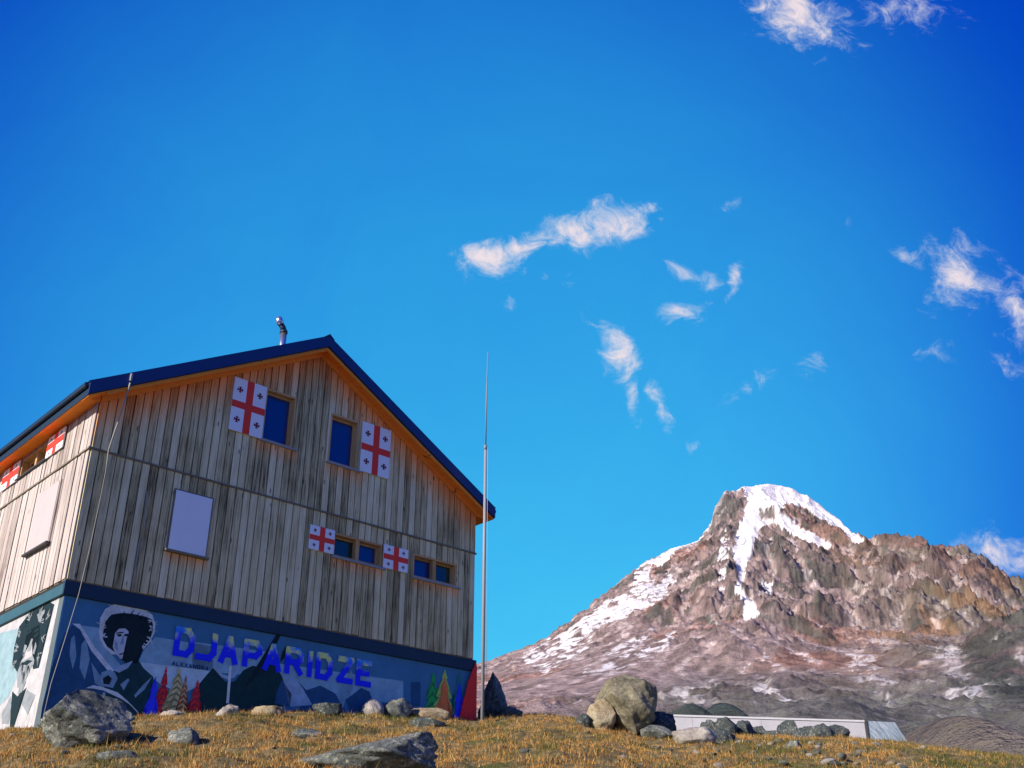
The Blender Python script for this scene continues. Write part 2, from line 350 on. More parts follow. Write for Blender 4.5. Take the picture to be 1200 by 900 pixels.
SNOW = [([(0.2253, 0.3862), (0.2531, 0.3942), (0.2814, 0.3833), (0.307, 0.3672), (0.3416, 0.3306), (0.3344, 0.3263), (0.3104, 0.3488), (0.2836, 0.3673), (0.2686, 0.3673), (0.2594, 0.3603), (0.2732, 0.3498), (0.2926, 0.3393), (0.3097, 0.3255), (0.2988, 0.3238), (0.2717, 0.3376), (0.2525, 0.3498), (0.2411, 0.3447), (0.2326, 0.3257), (0.2242, 0.3071), (0.2155, 0.3021), (0.2121, 0.3173), (0.2155, 0.3361), (0.2257, 0.356), (0.2308, 0.3737)], 1), ([(0.2409, 0.3657), (0.2567, 0.3656), (0.257, 0.3533), (0.2429, 0.3534)], -1), ([(0.2162, 0.3088), (0.2227, 0.3088), (0.217, 0.2839), (0.2241, 0.274), (0.2325, 0.2626), (0.2251, 0.253), (0.2156, 0.253), (0.2174, 0.2716), (0.2106, 0.2839)], 1), ([(0.2361, 0.2896), (0.2482, 0.2887), (0.2454, 0.2789), (0.2326, 0.2789)], 0.8), ([(0.2006, 0.3258), (0.2079, 0.343), (0.2113, 0.3258), (0.2009, 0.2839), (0.1945, 0.2757)], 0.55), ([(0.0347, 0.2298), (0.0565, 0.2479), (0.0794, 0.2663), (0.1123, 0.2842), (0.1536, 0.299), (0.1571, 0.2907), (0.1356, 0.271), (0.1029, 0.2566), (0.0705, 0.2423), (0.0527, 0.2266)], 0.95), ([(0.0071, 0.2205), (0.0389, 0.24), (0.0787, 0.2478), (0.0701, 0.2281), (0.0304, 0.205)], 0.5), ([(0.1266, 0.3091), (0.1554, 0.3251), (0.1858, 0.3362), (0.1821, 0.331), (0.1637, 0.3259), (0.1419, 0.3057)], 1), ([(0.1171, 0.2991), (0.1338, 0.3074), (0.1284, 0.2841), (0.1138, 0.2825)], 0.9), ([(0.0847, 0.201), (0.117, 0.2241), (0.1579, 0.2476), (0.1492, 0.2357), (0.1161, 0.2086)], 0.45), ([(0.0615, 0.2049), (0.1017, 0.2319), (0.1342, 0.2477), (0.1255, 0.2358), (0.0887, 0.2048)], 0.5)]
def build_mountain():
    us = np.concatenate([np.linspace(-1.25, -0.13, 90)[:-1], np.linspace(-0.13, 0.56, 830), np.linspace(0.56, 1.3, 70)[1:]])
    ys = np.concatenate([np.geomspace(88, 600, 170)[:-1], np.linspace(600, 3900, 440), np.linspace(3900, 4600, 10)[1:]])
    Y, U = np.meshgrid(ys, us, indexing='ij'); X = U * Y
    h, yc = far_base(X, Y); h = far_detail(X, Y, h, yc)
    ex, ey_, g, dh, flow, dep = erode()
    inside = sstep(Y, 380, 620)
    D = sample(dh, ex, ey_, g, X, Y); fl = sample(flow, ex, ey_, g, X, Y); dp = sample(dep, ex, ey_, g, X, Y)
    crest = 1 - 0.6 * np.exp(-((Y - yc) / 60.0) ** 2)
    h = h + D * inside * crest + moraine(X, Y)
    W = Y * 0.55 + h * 0.9
    fine = sstep(Y, 600, 1400) * (0.5 + 0.5 * sstep(U, 0.10, 0.20)) * (0.16 + 0.84 * sstep(h / Y, 0.20, 0.28)) * (10.0 * fbm(X / 60, W / 48, 5, g=0.62) + 8.0 * (ridged(X / 34 + 4, W / 30, 4, g=0.6) - 0.8))
    # surface zones
    dzy, dzu = np.gradient(h, axis=0), np.gradient(h, axis=1)
    sl = np.abs(dzu / (np.gradient(us)[None, :] * Y)) + np.abs(dzy / np.gradient(ys)[:, None])
    nA = fbm(X / 420 + 2, Y / 420, 5); nB = fbm(X / 120 + 7, Y / 160, 4); nC = fbm(X / 26, W / 24, 4)
    nD = fbm(X / 9.5, W / 9, 3)
    def C(r, g_, b): return np.array([r, g_, b])
    def lerp(a, b, f): return a + (b - a) * np.clip(f, 0, 1)[..., None]
    one = np.ones(X.shape)[..., None]
    colr = one * C(0.33, 0.235, 0.20)                                       # mauve scree
    colr = lerp(colr, C(0.36, 0.185, 0.13), sstep(nA + 0.5 * nB, 0.05, 0.55) * 0.85)        # rusty bands
    rock = sstep(sl + 0.3 * nB, 0.75, 1.35)
    colr = lerp(colr, C(0.105, 0.105, 0.088), rock * sstep(nB + 0.4 * nC, -0.35, 0.2) * 0.85)       # grey-green rock ribs
    ramp_r = sstep(U, 0.26, 0.42)
    colr = lerp(colr, C(0.165, 0.16, 0.105), ramp_r * sstep(nA - 0.4 * nB, -0.3, 0.35) * 0.55)       # lichen-green shoulder wall
    colr = lerp(colr, C(0.36, 0.21, 0.11), ramp_r * sstep(nB + 0.5 * nA, 0.22, 0.6) * 0.7)
    top_r = ramp_r * sstep(h / Y, 0.27, 0.32)
    colr = lerp(colr, C(0.23, 0.125, 0.095), top_r * sstep(nB - 0.3 * nA, -0.3, 0.3) * 0.75)     # reddish crest of the shoulder
    low = 1 - sstep(h / Y, 0.175, 0.225)
    colr = lerp(colr, C(0.125, 0.130, 0.105), low * 0.8 * sstep(U + 0.1 * nA, 0.02, 0.16))             # grey moraine below
    spur = sstep(U, 0.36, 0.44) * (1 - sstep(Y, 1500, 1700)) * sstep(Y, 420, 700)
    colr = lerp(colr, C(0.085, 0.09, 0.075), spur * 0.8)
    colr = lerp(colr, C(0.21, 0.15, 0.13), spur * sstep(nB, 0.1, 0.5) * 0.7)
    near = 1 - sstep(Y, 180, 330)
    colr = lerp(colr, C(0.15, 0.118, 0.092), near * 0.85)
    mound = np.exp(-((X - 0.178 * 218) / 15) ** 2 - ((Y - 218) / 55) ** 2)
    colr = lerp(colr, C(0.045, 0.060, 0.048), sstep(mound, 0.15, 0.5) * 0.9)
    # debris streaks down the fall lines
    st = sstep(dp, 0.35, 1.3) * inside
    colr = lerp(colr, C(0.50, 0.42, 0.36), st * 0.50 * sstep(nC + 0.4 * nD, -0.3, 0.4))
    colr = colr * (1 + inside * 0.30 * np.clip(dp, -1.0, 0.6))[..., None]
    colr = colr * (1 + 0.36 * np.clip(nC, -1, 1) + 0.30 * np.clip(nD, -1, 1))[..., None]
    # snow and ice, by mapped fields broken up by noise
    V = h / Y
    su = U + 0.0022 * nB + 0.0014 * nC; sv = V + 0.0022 * fbm(X / 110 + 40, Y / 150, 4) + 0.0013 * fbm(X / 22, W / 20, 3)
    snow = np.zeros(X.shape)
    for P, solid in SNOW:
        mk = in_poly(su, sv, P).astype(float)
        if solid >= 1: snow = np.maximum(snow, mk)
        elif solid < 0: snow = snow * (1 - mk * sstep(nC + 0.3 * nB, -0.65, -0.2))
        else: snow = np.maximum(snow, mk * sstep(nC + 0.5 * nB, 0.55 - solid * 1.1, 0.85 - solid * 1.1))
    snow *= sstep(Y, 1400, 1700)
    rim = np.exp(-((Y - (yc - 15)) / 32.0) ** 2) * sstep(U, 0.10, 0.13) * (1 - sstep(U, 0.322, 0.330))
    snow = np.maximum(snow, rim * sstep(nB + nC, -0.5, 0.0) * (1 - 0.7 * np.exp(-((U - 0.203) / 0.012) ** 2)))
    low2 = 1 - sstep(h / Y, 0.205, 0.26)
    specks = sstep(dp + 0.7 * nD + 0.4 * nB, 1.15, 1.5) * low * sstep(Y, 420, 800) * sstep(U, 0.08, 0.2)
    specks = np.maximum(specks, sstep(nD * 0.9 + 0.3 * nC + 0.30 * nB + 0.35 * dp, 0.62, 0.78) * low2 * sstep(Y, 350, 600) * sstep(U, 0.14, 0.22) * sstep(nA, -0.15, 0.2))
    snow = np.maximum(snow, specks * 0.75)
    colr = lerp(colr, C(0.84, 0.77, 0.71), snow)
    Z = h + EYE + fine * (1 - 0.85 * snow)
    n, k = X.shape; I = np.arange(n * k).reshape(n, k)
    F = np.stack([I[:-1, :-1], I[:-1, 1:], I[1:, 1:], I[1:, :-1]], -1).reshape(-1, 4)
    o = from_arrays('mountain', np.stack([X, Y, Z], -1).reshape(-1, 3), F)
    color_attr(o, 'rock', colr.reshape(-1, 3))
    return o
m_mtn, t = new_mat('mountain_rock')
at = t.new('ShaderNodeAttribute'); at.attribute_name = 'rock'
oc = t.new('ShaderNodeTexCoord').outputs['Object']
nb = t.noise(oc, 0.035, 8, 0.7)
kk = t.math('ADD', t.math('MULTIPLY', nb, 1.1), 0.45)
finish(t, t.mix(1.0, at.outputs['Color'], t.comb(kk, kk, kk), 'MULTIPLY'), 0.95, t.bump(nb, 0.9, 14.0), 0.1)
mountain = build_mountain(); mountain.data.materials.append(m_mtn)
tag(mountain, 'rocky mauve mountain with a snow-capped summit and grey moraine', 'mountain', kind='structure')

# ------------------------------------------------------------------ materials of the hut
def wood(name, stops, orange=(0.80, 0.20, 0.03), protect=True, warm=0.0, var=0.55):
    m, t = new_mat(name)
    oc = t.new('ShaderNodeTexCoord').outputs['Object']; x, y, z = t.sep(oc)
    rnd = t.new('ShaderNodeObjectInfo').outputs['Random']
    a = t.math('ADD', x, y)
    off = t.math('MULTIPLY', rnd, 37.0)
    g = t.noise(t.comb(t.math('ADD', t.math('MULTIPLY', a, 22.0), off), t.math('MULTIPLY', z, 0.9), off), 1.0, 6, 0.65, 0.4)
    g2 = t.noise(t.comb(t.math('ADD', t.math('MULTIPLY', a, 90.0), off), t.math('MULTIPLY', z, 2.2), off), 1.0, 3, 0.6)
    blot = t.noise(oc, 0.7, 4, 0.6)
    f = t.math('ADD', t.math('MULTIPLY', g, 0.62), t.math('MULTIPLY', g2, 0.38))
    f = t.math('ADD', f, t.math('MULTIPLY', t.math('SUBTRACT', rnd, 0.5), 0.24))
    f = t.math('ADD', f, t.math('MULTIPLY', t.math('SUBTRACT', blot, 0.5), 0.36))
    if protect: f = t.math('SUBTRACT', f, t.ss(t.math('ADD', t.math('ADD', x, t.math('MULTIPLY', z, 0.25)), t.math('MULTIPLY', blot, 1.6)), 3.4, 0.8, 0.0, 0.07))   # darker boards towards the corner
    c = t.ramp(f, stops)
    if protect:
        # wood that the roof and the sills keep dry stays orange
        roofz = t.math('ADD', t.math('MULTIPLY', t.math('SUBTRACT', 5.0, t.math('ABSOLUTE', t.math('SUBTRACT', x, 5.0))), 0.565), 3.74)
        d = t.math('SUBTRACT', roofz, z)
        pm = t.ss(t.math('ADD', d, t.math('MULTIPLY', t.math('SUBTRACT', g, 0.5), 0.9)), 1.15, 0.0)
        for (x0, x1, z0, z1) in ((1.85, 2.75, 0.70, 0.95), (3.5, 4.6, 3.55, 3.86), (5.4, 6.5, 3.5, 3.84), (5.7, 7.2, 1.40, 1.64), (8.0, 9.5, 1.38, 1.62)):
            bx = t.math('MULTIPLY', t.ss(x, x0 - 0.1, x0 + 0.1), t.ss(x, x1 + 0.1, x1 - 0.1))
            bz = t.math('MULTIPLY', t.ss(z, z0 - 0.15, z1), t.math('LESS_THAN', z, z1 + 0.02))
            pm = t.math('MAXIMUM', pm, t.math('MULTIPLY', t.math('MULTIPLY', bx, bz), 0.6))
        c = t.mix(t.math('MULTIPLY', pm, 0.95), c, t.mix(0.45, orange, t.mix(1.0, c, (1.9, 0.72, 0.25), 'MULTIPLY')))
    kn = t.voro(t.comb(t.math('ADD', t.math('MULTIPLY', a, 5.6), off), t.math('MULTIPLY', z, 1.5), off), 1.0)[0]
    c = t.mix(t.math('MULTIPLY', t.ss(kn, 0.13, 0.05), 0.8), c, (0.05, 0.035, 0.025))
    finish(t, c, 0.85, t.bump(f, 0.5, 0.012), 0.2)
    return m
M = {}
M['gable_wood'] = wood('gable_wood', [(0.27, (0.085, 0.068, 0.030)), (0.385, (0.37, 0.305, 0.148)), (0.50, (0.65, 0.55, 0.285)), (0.69, (0.86, 0.77, 0.47))])
M['side_wood'] = wood('side_wood', [(0.30, (0.20, 0.155, 0.12)), (0.42, (0.41, 0.335, 0.28)), (0.58, (0.53, 0.45, 0.385)), (0.8, (0.62, 0.545, 0.48))], protect=False)
M['orange_wood'] = wood('orange_wood', [(0.25, (0.92, 0.22, 0.02)), (0.5, (0.97, 0.31, 0.04)), (0.8, (0.98, 0.38, 0.07))], protect=False)
M['frame_wood'] = wood('frame_wood', [(0.25, (0.38, 0.20, 0.08)), (0.5, (0.58, 0.36, 0.16)), (0.8, (0.66, 0.46, 0.25))], protect=False)
M['backing'] = plain('dark_backing', (0.03, 0.028, 0.024), 0.9)
M['navy'] = plain('navy_metal', (0.010, 0.035, 0.14), 0.42, 0.12, 2.0, 0.5)
M['dark_metal'] = plain('dark_metal', (0.012, 0.030, 0.045), 0.45, 0.2, 3.0, 0.5)
M['beam'] = plain('teal_beam', (0.035, 0.105, 0.125), 0.6, 0.25, 3.0)
M['white'] = plain('white_panel', (0.84, 0.85, 0.84), 0.55, 0.06, 3.0)
M['side_white'] = plain('sun_bleached_panel', (0.50, 0.43, 0.39), 0.6, 0.10, 3.0)
M['red'] = plain('red_paint', (0.88, 0.05, 0.025), 0.55, 0.08)
M['dkred'] = plain('small_cross_paint', (0.16, 0.012, 0.03), 0.6, 0.1)
M['sill'] = plain('sill_metal', (0.30, 0.32, 0.33), 0.4, 0.1, spec=0.5)
M['darksill'] = plain('dark_sill', (0.06, 0.055, 0.05), 0.6)
M['ledge'] = plain('weathered_ledge', (0.20, 0.17, 0.12), 0.8, 0.3)
M['steel'] = plain('flue_steel', (0.62, 0.63, 0.65), 0.28, 0.08, spec=0.5, metal=0.9)
M['pole'] = plain('pole_paint', (0.27, 0.27, 0.28), 0.5, 0.12, 2.0)
M['mast'] = plain('mast_grey', (0.20, 0.22, 0.26), 0.5, 0.15, 2.0)
M['rope'] = plain('pale_cable', (0.36, 0.34, 0.27), 0.8, 0.15, 4.0)
def glass(name, c):
    m, t = new_mat(name); finish(t, c, 0.06, None, 0.6); t.b.inputs['IOR'].default_value = 1.7; return m
M['sky_reflect_glass'] = glass('sky_reflect_glass', (0.006, 0.035, 0.17))  # blue of the reflected sky put into the pane's base colour
M['green_glass'] = glass('green_glass', (0.010, 0.045, 0.032))

# ------------------------------------------------------------------ the hut
HO = (-8.3015, 19.625, 5.7889 + EYE); HR = 0.7445
hut = empty('mountain_hut', HO, HR)
tag(hut, 'weathered timber mountain hut with navy gable roof, cross-flag shutters and blue painted base', 'hut')
WID, LEN = 10.0, 9.0
WALLTOP, SLOPE = 3.74, 0.565
rnd = random.Random(4)
class Face:
    def __init__(s, side): s.side = side
    def P(s, a, o, z):                      # a along the wall, o outwards
        return (-o, a, z) if s.side else (a, -o, z)
    def box(s, mb, a0, a1, o0, o1, z0, z1):
        if s.side: mb.box(-o1, -o0, a0, a1, z0, z1)
        else: mb.box(a0, a1, -o1, -o0, z0, z1)
        return mb
GABLE, SIDE = Face(False), Face(True)
def top_gable(a): return WALLTOP + (5.0 - abs(a - 5.0)) * SLOPE
def boards(face, length, zlo, zhi_fn, openings, m, parent, pitch=0.1785):
    n = int(round(length / pitch)); pitch = length / n
    for i in range(n):
        a0 = i * pitch + 0.0115; a1 = (i + 1) * pitch - 0.0115
        oo = rnd.uniform(0.020, 0.034); tilt = rnd.uniform(-0.004, 0.004)
        cuts = sorted({a0, a1, *[e for (p, q, _, _) in openings for e in (p, q) if a0 < e < a1]})
        if a0 < 5.0 < a1 and not face.side: cuts = sorted(set(cuts) | {5.0})
        pieces = {}; zb = zlo - rnd.uniform(0, 0.02)
        whole = len(cuts) > 2 and not all(any(o_[0] < (p + q) / 2 < o_[1] and zb < o_[2] and zhi_fn(p) > o_[3] for o_ in openings) for p, q in zip(cuts, cuts[1:]))
        for p, q in zip(cuts, cuts[1:]):
            if q - p < 0.004: continue
            mid = (p + q) / 2; segs = [(zb, None)]
            for (w0, w1, z0, z1) in openings:
                if w0 < mid < w1:
                    new = []
                    for (s0, s1) in segs:
                        hi = 99 if s1 is None else s1
                        if z1 <= s0 or z0 >= hi: new.append((s0, s1)); continue
                        if z0 > s0: new.append((s0, z0))
                        if z1 < min(hi, zhi_fn(mid)): new.append((z1, s1))
                    segs = new
            for si, (s0, s1) in enumerate(segs):
                tp, tq = (zhi_fn(p), zhi_fn(q)) if s1 is None else (s1, s1)
                if min(tp, tq) - s0 < 0.02: continue
                mb = pieces.setdefault(0 if whole else si, MB())
                fp = oo + tilt * ((p - a0) / pitch * 2 - 1); fq = oo + tilt * ((q - a0) / pitch * 2 - 1)
                mb.hexa([face.P(p, fp, s0), face.P(q, fq, s0), face.P(q, 0, s0), face.P(p, 0, s0), face.P(p, fp, tp), face.P(q, fq, tq), face.P(q, 0, tq), face.P(p, 0, tp)])
        for mb in pieces.values(): mb.build('board', m, parent)
LEDGE = 2.60
g_open = [(3.66, 4.47, 3.90, 5.19), (5.43, 6.25, 3.86, 5.12), (5.76, 7.13, 1.66, 2.22), (8.04, 9.41, 1.64, 2.22)]
s_open = [(2.36, 3.95, 3.12, 3.56)]
gw = MB().prism([(0.02, 0.21, 0), (WID - 0.02, 0.21, 0), (WID - 0.02, 0.21, WALLTOP), (5, 0.21, WALLTOP + 5 * SLOPE), (0.02, 0.21, WALLTOP)],
                [(0.02, 0.26, 0), (WID - 0.02, 0.26, 0), (WID - 0.02, 0.26, WALLTOP), (5, 0.26, WALLTOP + 5 * SLOPE), (0.02, 0.26, WALLTOP)]).build('gable_wall', M['backing'], hut)
sw = MB().box(0.21, 0.26, 0.27, LEN, 0, WALLTOP).build('side_wall', M['backing'], hut)
# sheathing just behind the boards, left open at the windows
def sheath(face, length, zlo, zhi_fn, openings, parent):
    cuts = sorted({0.0, length, *([5.0] if not face.side else []), *[e for o_ in openings for e in o_[:2]]}); mb = MB()
    for p, q in zip(cuts, cuts[1:]):
        mid = (p + q) / 2; ops = sorted([o_ for o_ in openings if o_[0] < mid < o_[1]], key=lambda o_: o_[2]); z = zlo
        for o_ in ops + [None]:
            tp, tq = (zhi_fn(p), zhi_fn(q)) if o_ is None else (o_[2], o_[2])
            mb.hexa([face.P(p, -0.002, z), face.P(q, -0.002, z), face.P(q, -0.03, z), face.P(p, -0.03, z), face.P(p, -0.002, tp), face.P(q, -0.002, tq), face.P(q, -0.03, tq), face.P(p, -0.03, tp)])
            if o_: z = o_[3]
    return mb.build('sheathing', M['backing'], parent)
sheath(GABLE, WID, 0.0, top_gable, g_open, gw); sheath(SIDE, LEN, 0.0, lambda a: WALLTOP, s_open, sw)
boards(GABLE, WID, 0.0, lambda a: LEDGE, g_open, M['gable_wood'], gw)
boards(GABLE, WID, LEDGE + 0.04, top_gable, g_open, M['gable_wood'], gw)
boards(SIDE, LEN, 0.0, lambda a: LEDGE, s_open, M['side_wood'], sw)
boards(SIDE, LEN, LEDGE + 0.04, lambda a: WALLTOP, s_open, M['side_wood'], sw)
MB().box(WID - 0.22, WID, 0.27, LEN, 0, WALLTOP).build('far_side_wall', M['gable_wood'], hut)
MB().prism([(0.0, LEN, 0), (WID, LEN, 0), (WID, LEN, WALLTOP), (5, LEN, WALLTOP + 5 * SLOPE), (0, LEN, WALLTOP)],
           [(0.0, LEN + 0.2, 0), (WID, LEN + 0.2, 0), (WID, LEN + 0.2, WALLTOP), (5, LEN + 0.2, WALLTOP + 5 * SLOPE), (0, LEN + 0.2, WALLTOP)]).build('rear_wall', M['gable_wood'], hut)
MB().box(0.0, WID, 0.0, LEN, -0.03, -0.003).build('floor_deck', M['ledge'], hut)
# drip ledge between the storeys
mb = MB(); mb.box(-0.062, WID + 0.02, -0.062, 0.0, LEDGE + 0.002, LEDGE + 0.038); mb.build('drip_ledge', M['ledge'], hut)
mb = MB(); mb.box(-0.058, 0.0, 0.0, LEN, LEDGE + 0.002, LEDGE + 0.036); mb.build('drip_ledge', M['ledge'], hut)

def window(face, a0, a1, z0, z1, panes, sillc):
    w_ = empty('window', (0, 0, 0)); w_.parent = hut
    fr = MB(); d0, d1 = -0.20, 0.022; b = 0.045
    for (p, q, r, s) in ((a0, a1, z1 - b, z1), (a0, a1, z0, z0 + b), (a0, a0 + b, z0 + b, z1 - b), (a1 - b, a1, z0 + b, z1 - b)): face.box(fr, p, q, d0, d1, r, s)
    fr.build('frame', M['frame_wood'], w_)
    n = len(panes); wd = (a1 - a0 - 2 * b) / n
    for k, c_ in enumerate(panes):
        p = a0 + b + k * wd; q = p + wd
        sash = MB(); sb = 0.035
        for (e, f, r, s) in ((p, q, z1 - b - sb, z1 - b), (p, q, z0 + b, z0 + b + sb), (p, p + sb, z0 + b + sb, z1 - b - sb), (q - sb, q, z0 + b + sb, z1 - b - sb)): face.box(sash, e, f, -0.185, -0.13, r, s)
        sash.build('sash', M['frame_wood'], w_)
        gl = MB(); face.box(gl, p + sb, q - sb, -0.172, -0.160, z0 + b + sb, z1 - b - sb); gl.build('glass', M[c_], w_)
        if k: 
            mu = MB(); face.box(mu, p - 0.05, p + 0.05, -0.125, -0.005, z0 + b, z1 - b); mu.build('mullion', M['frame_wood'], w_)
    s_ = MB(); face.box(s_, a0 - 0.04, a1 + 0.10, -0.01, 0.085, z0 - 0.045, z0 - 0.002); s_.bevel(0.006).build('sill', M[sillc], w_)
    return w_
window(GABLE, *g_open[0], ['sky_reflect_glass'], 'sill'); window(GABLE, *g_open[1], ['sky_reflect_glass'], 'sill')
window(GABLE, *g_open[2], ['green_glass', 'sky_reflect_glass'], 'sill'); window(GABLE, *g_open[3], ['sky_reflect_glass', 'green_glass'], 'sill')
window(SIDE, *s_open[0], ['green_glass', 'green_glass'], 'darksill')

def flag_shutter(face, a0, a1, z0, z1, o0=0.045):
    mb = MB(); face.box(mb, a0, a1, o0, o0 + 0.03, z0, z1); mb.bevel(0.004)
    s = mb.build('flag_shutter', M['white'], hut)
    o1 = o0 + 0.030; wd, ht = a1 - a0, z1 - z0; ca, cz = (a0 + a1) / 2, (z0 + z1) / 2; bw = 0.21 * wd
    rc = MB(); face.box(rc, ca - bw / 2, ca + bw / 2, o1 - 0.004, o1 + 0.003, z0, z1)
    hb = bw * (0.95 if ht > wd * 1.2 else 0.85)
    face.box(rc, a0, ca - bw / 2, o1 - 0.004, o1 + 0.003, cz - hb / 2, cz + hb / 2); face.box(rc, ca + bw / 2, a1, o1 - 0.004, o1 + 0.003, cz - hb / 2, cz + hb / 2)
    rc.build('red_cross', M['red'], s)
    for sa in (-1, 1):
        for sz in (-1, 1):
            xa = ca + sa * (wd / 4 + bw / 4); xz = cz + sz * (ht / 4 + hb / 4); L = 0.085 * min(wd, ht * 0.8)
            k = MB()
            for ang in range(4):           # bolnisi cross: four flared arms
                c_, n_ = math.cos(ang * math.pi / 2), math.sin(ang * math.pi / 2)
                pts = [(0.0, -0.12), (1.0, -0.5), (1.0, 0.5), (0.0, 0.12)]
                q = [(xa + L * (u_ * c_ - v_ * n_), xz + L * (u_ * n_ + v_ * c_)) for u_, v_ in pts]
                k.prism([face.P(u_, o1 + 0.003, v_) for u_, v_ in q], [face.P(u_, o1 - 0.002, v_) for u_, v_ in q])
            k.build('small_cross', M['dkred'], s)
    return s
flag_shutter(GABLE, 2.83, 3.655, 3.885, 5.165); flag_shutter(GABLE, 6.31, 7.165, 3.865, 5.15)
flag_shutter(GABLE, 5.10, 5.76, 1.68, 2.24); flag_shutter(GABLE, 7.145, 7.86, 1.67, 2.235)
flag_shutter(SIDE, 1.45, 2.34, 3.09, 3.57); flag_shutter(SIDE, 3.96, 4.95, 3.07, 3.57)
def closed_shutter(face, a0, a1, z0, z1, m, sillm):
    mb = MB(); face.box(mb, a0, a1, 0.03, 0.075, z0, z1); mb.bevel(0.006); s = mb.build('closed_shutter', m, hut)
    k = MB(); face.box(k, a0 - 0.07, a1 + 0.07, 0.0, 0.13, z0 - 0.055, z0 - 0.006); k.bevel(0.006).build('sill', sillm, s)
    f = MB(); face.box(f, a0 - 0.03, a0 - 0.001, 0.02, 0.058, z0, z1 + 0.03); face.box(f, a1 + 0.001, a1 + 0.03, 0.02, 0.058, z0, z1 + 0.03); face.box(f, a0 - 0.001, a1 + 0.001, 0.02, 0.058, z1 + 0.001, z1 + 0.03)
    f.build('casing', M['ledge'] if face is GABLE else M['side_wood'], s)
closed_shutter(GABLE, 1.86, 2.68, 0.96, 2.22, M['white'], M['ledge'])
closed_shutter(SIDE, 1.18, 2.30, 0.98, 2.27, M['side_white'], M['darksill'])

# roof: navy sheet on a timber deck, orange soffits and boxed eaves
OV, OE = 0.35, 0.37                      # overhang at the gable and at the eaves
def rz_(x): return WALLTOP + (5.0 - abs(x - 5.0)) * SLOPE
roof = empty('roof', (0, 0, 0)); roof.parent = hut
ROOFTOP = LEN + 0.4
for sgn in (-1, 1):
    xe = 5.0 + sgn * (5.0 + OE); r0, r1 = rz_(xe), rz_(5.0)
    def sl(y0, y1, lo, hi, xin=5.0, xo=None):
        xo_ = xe if xo is None else xo
        A = [(xin, y0, rz_(xin) + lo), (xo_, y0, rz_(xo_) + lo), (xo_, y0, rz_(xo_) + hi), (xin, y0, rz_(xin) + hi)]
        return A, [(a, y1, c_) for a, _, c_ in A]
    MB().prism(*sl(-OV, ROOFTOP, 0.325, 0.345, xo=xe + sgn * 0.025)).build('roof_sheet', M['navy'], roof)
    MB().prism(*sl(-OV + 0.024, ROOFTOP, 0.03, 0.324)).build('roof_deck', M['dark_metal'], roof)
    MB().prism(*sl(-OV - 0.012, -OV + 0.022, 0.05, 0.322)).build('verge_board', M['navy'], roof)
    # soffit planks under the gable overhang
    MB().prism(*sl(-OV + 0.03, 0.0, 0.002, 0.029, xo=xe - sgn * 0.02)).build('soffit', M['orange_wood'], roof)
    MB().prism(*sl(-OV + 0.026, -OV + 0.075, -0.055, 0.0015, xo=5.0 + sgn * 5.0)).build('soffit_batten', M['orange_wood'], roof)
    MB().prism(*sl(-0.085, -0.036, -0.125, 0.0, xo=5.0 + sgn * 4.99)).build('wall_batten', M['orange_wood'], roof)
    # standing seams
    for k in range(16):
        y0 = -OV + 0.25 + k * 0.58
        MB().prism(*sl(y0, y0 + 0.02, 0.3455, 0.375)).build('standing_seam', M['navy'], roof)
    # eaves box
    xw = 5.0 + sgn * 5.0
    A = [(xw + sgn * 0.002, -0.055, WALLTOP - 0.12), (xe - sgn * 0.03, -0.055, WALLTOP - 0.12), (xe - sgn * 0.012, -0.055, rz_(xe) + 0.028), (xw + sgn * 0.002, -0.055, rz_(xw) - 0.002)]
    MB().prism(A, [(a, ROOFTOP - 0.1, c_) for a, _, c_ in A]).build('eaves_box', M['orange_wood'], roof)
    G4 = [(xe + sgn * 0.032, rz_(xe) + 0.20), (xe + sgn * 0.075, rz_(xe) + 0.21), (xe + sgn * 0.085, rz_(xe) + 0.29), (xe + sgn * 0.032, rz_(xe) + 0.30)]
    gt = MB().prism([(a_, -OV + 0.05, c_) for a_, c_ in G4], [(a_, ROOFTOP, c_) for a_, c_ in G4])
    gt.build('gutter', M['dark_metal'], roof)
MB().prism([(4.86, -OV - 0.02, rz_(4.86) + 0.347), (5, -OV - 0.02, rz_(5) + 0.347), (5.14, -OV - 0.02, rz_(5.14) + 0.347), (5, -OV - 0.02, rz_(5) + 0.385)],
           [(4.86, ROOFTOP, rz_(4.86) + 0.347), (5, ROOFTOP, rz_(5) + 0.347), (5.14, ROOFTOP, rz_(5.14) + 0.347), (5, ROOFTOP, rz_(5) + 0.385)]).build('ridge_cap', M['navy'], roof)
# chimney flue with its bent cowl
ch = MB().tube([(4.62, 1.2, 6.6), (4.62, 1.2, 7.52)], 0.085, 14).build('flue', M['steel'], hut)
MB().tube([(4.62, 1.2, 7.46), (4.62, 1.2, 7.53)], 0.098, 14).build('collar', M['dark_metal'], ch)
MB().tube([(4.62, 1.2, 7.53), (4.58, 1.2, 7.62), (4.50, 1.2, 7.71)], [0.08, 0.075, 0.07], 12).build('cowl_neck', M['dark_metal'], ch)
MB().tube([(4.52, 1.2, 7.69), (4.46, 1.2, 7.77), (4.44, 1.2, 7.86)], [0.092, 0.092, 0.07], 12).build('cowl', M['steel'], ch)
# bracket on the verge and the thin rod on the wall
MB().box(0.375, 0.425, -0.415, -0.364, 4.10, 4.27).bevel(0.01).build('cable_bracket', M['pole'], hut)
MB().tube([(1.26, -0.05, 0.0), (1.255, -0.05, 0.94)], 0.014, 6).tube([(1.32, -0.05, 0.98), (1.25, -0.05, 2.03)], 0.014, 6).tube([(1.26, -0.05, 0.93), (1.32, -0.05, 0.985)], 0.014, 6).build('wall_rod', M['rope'], hut)

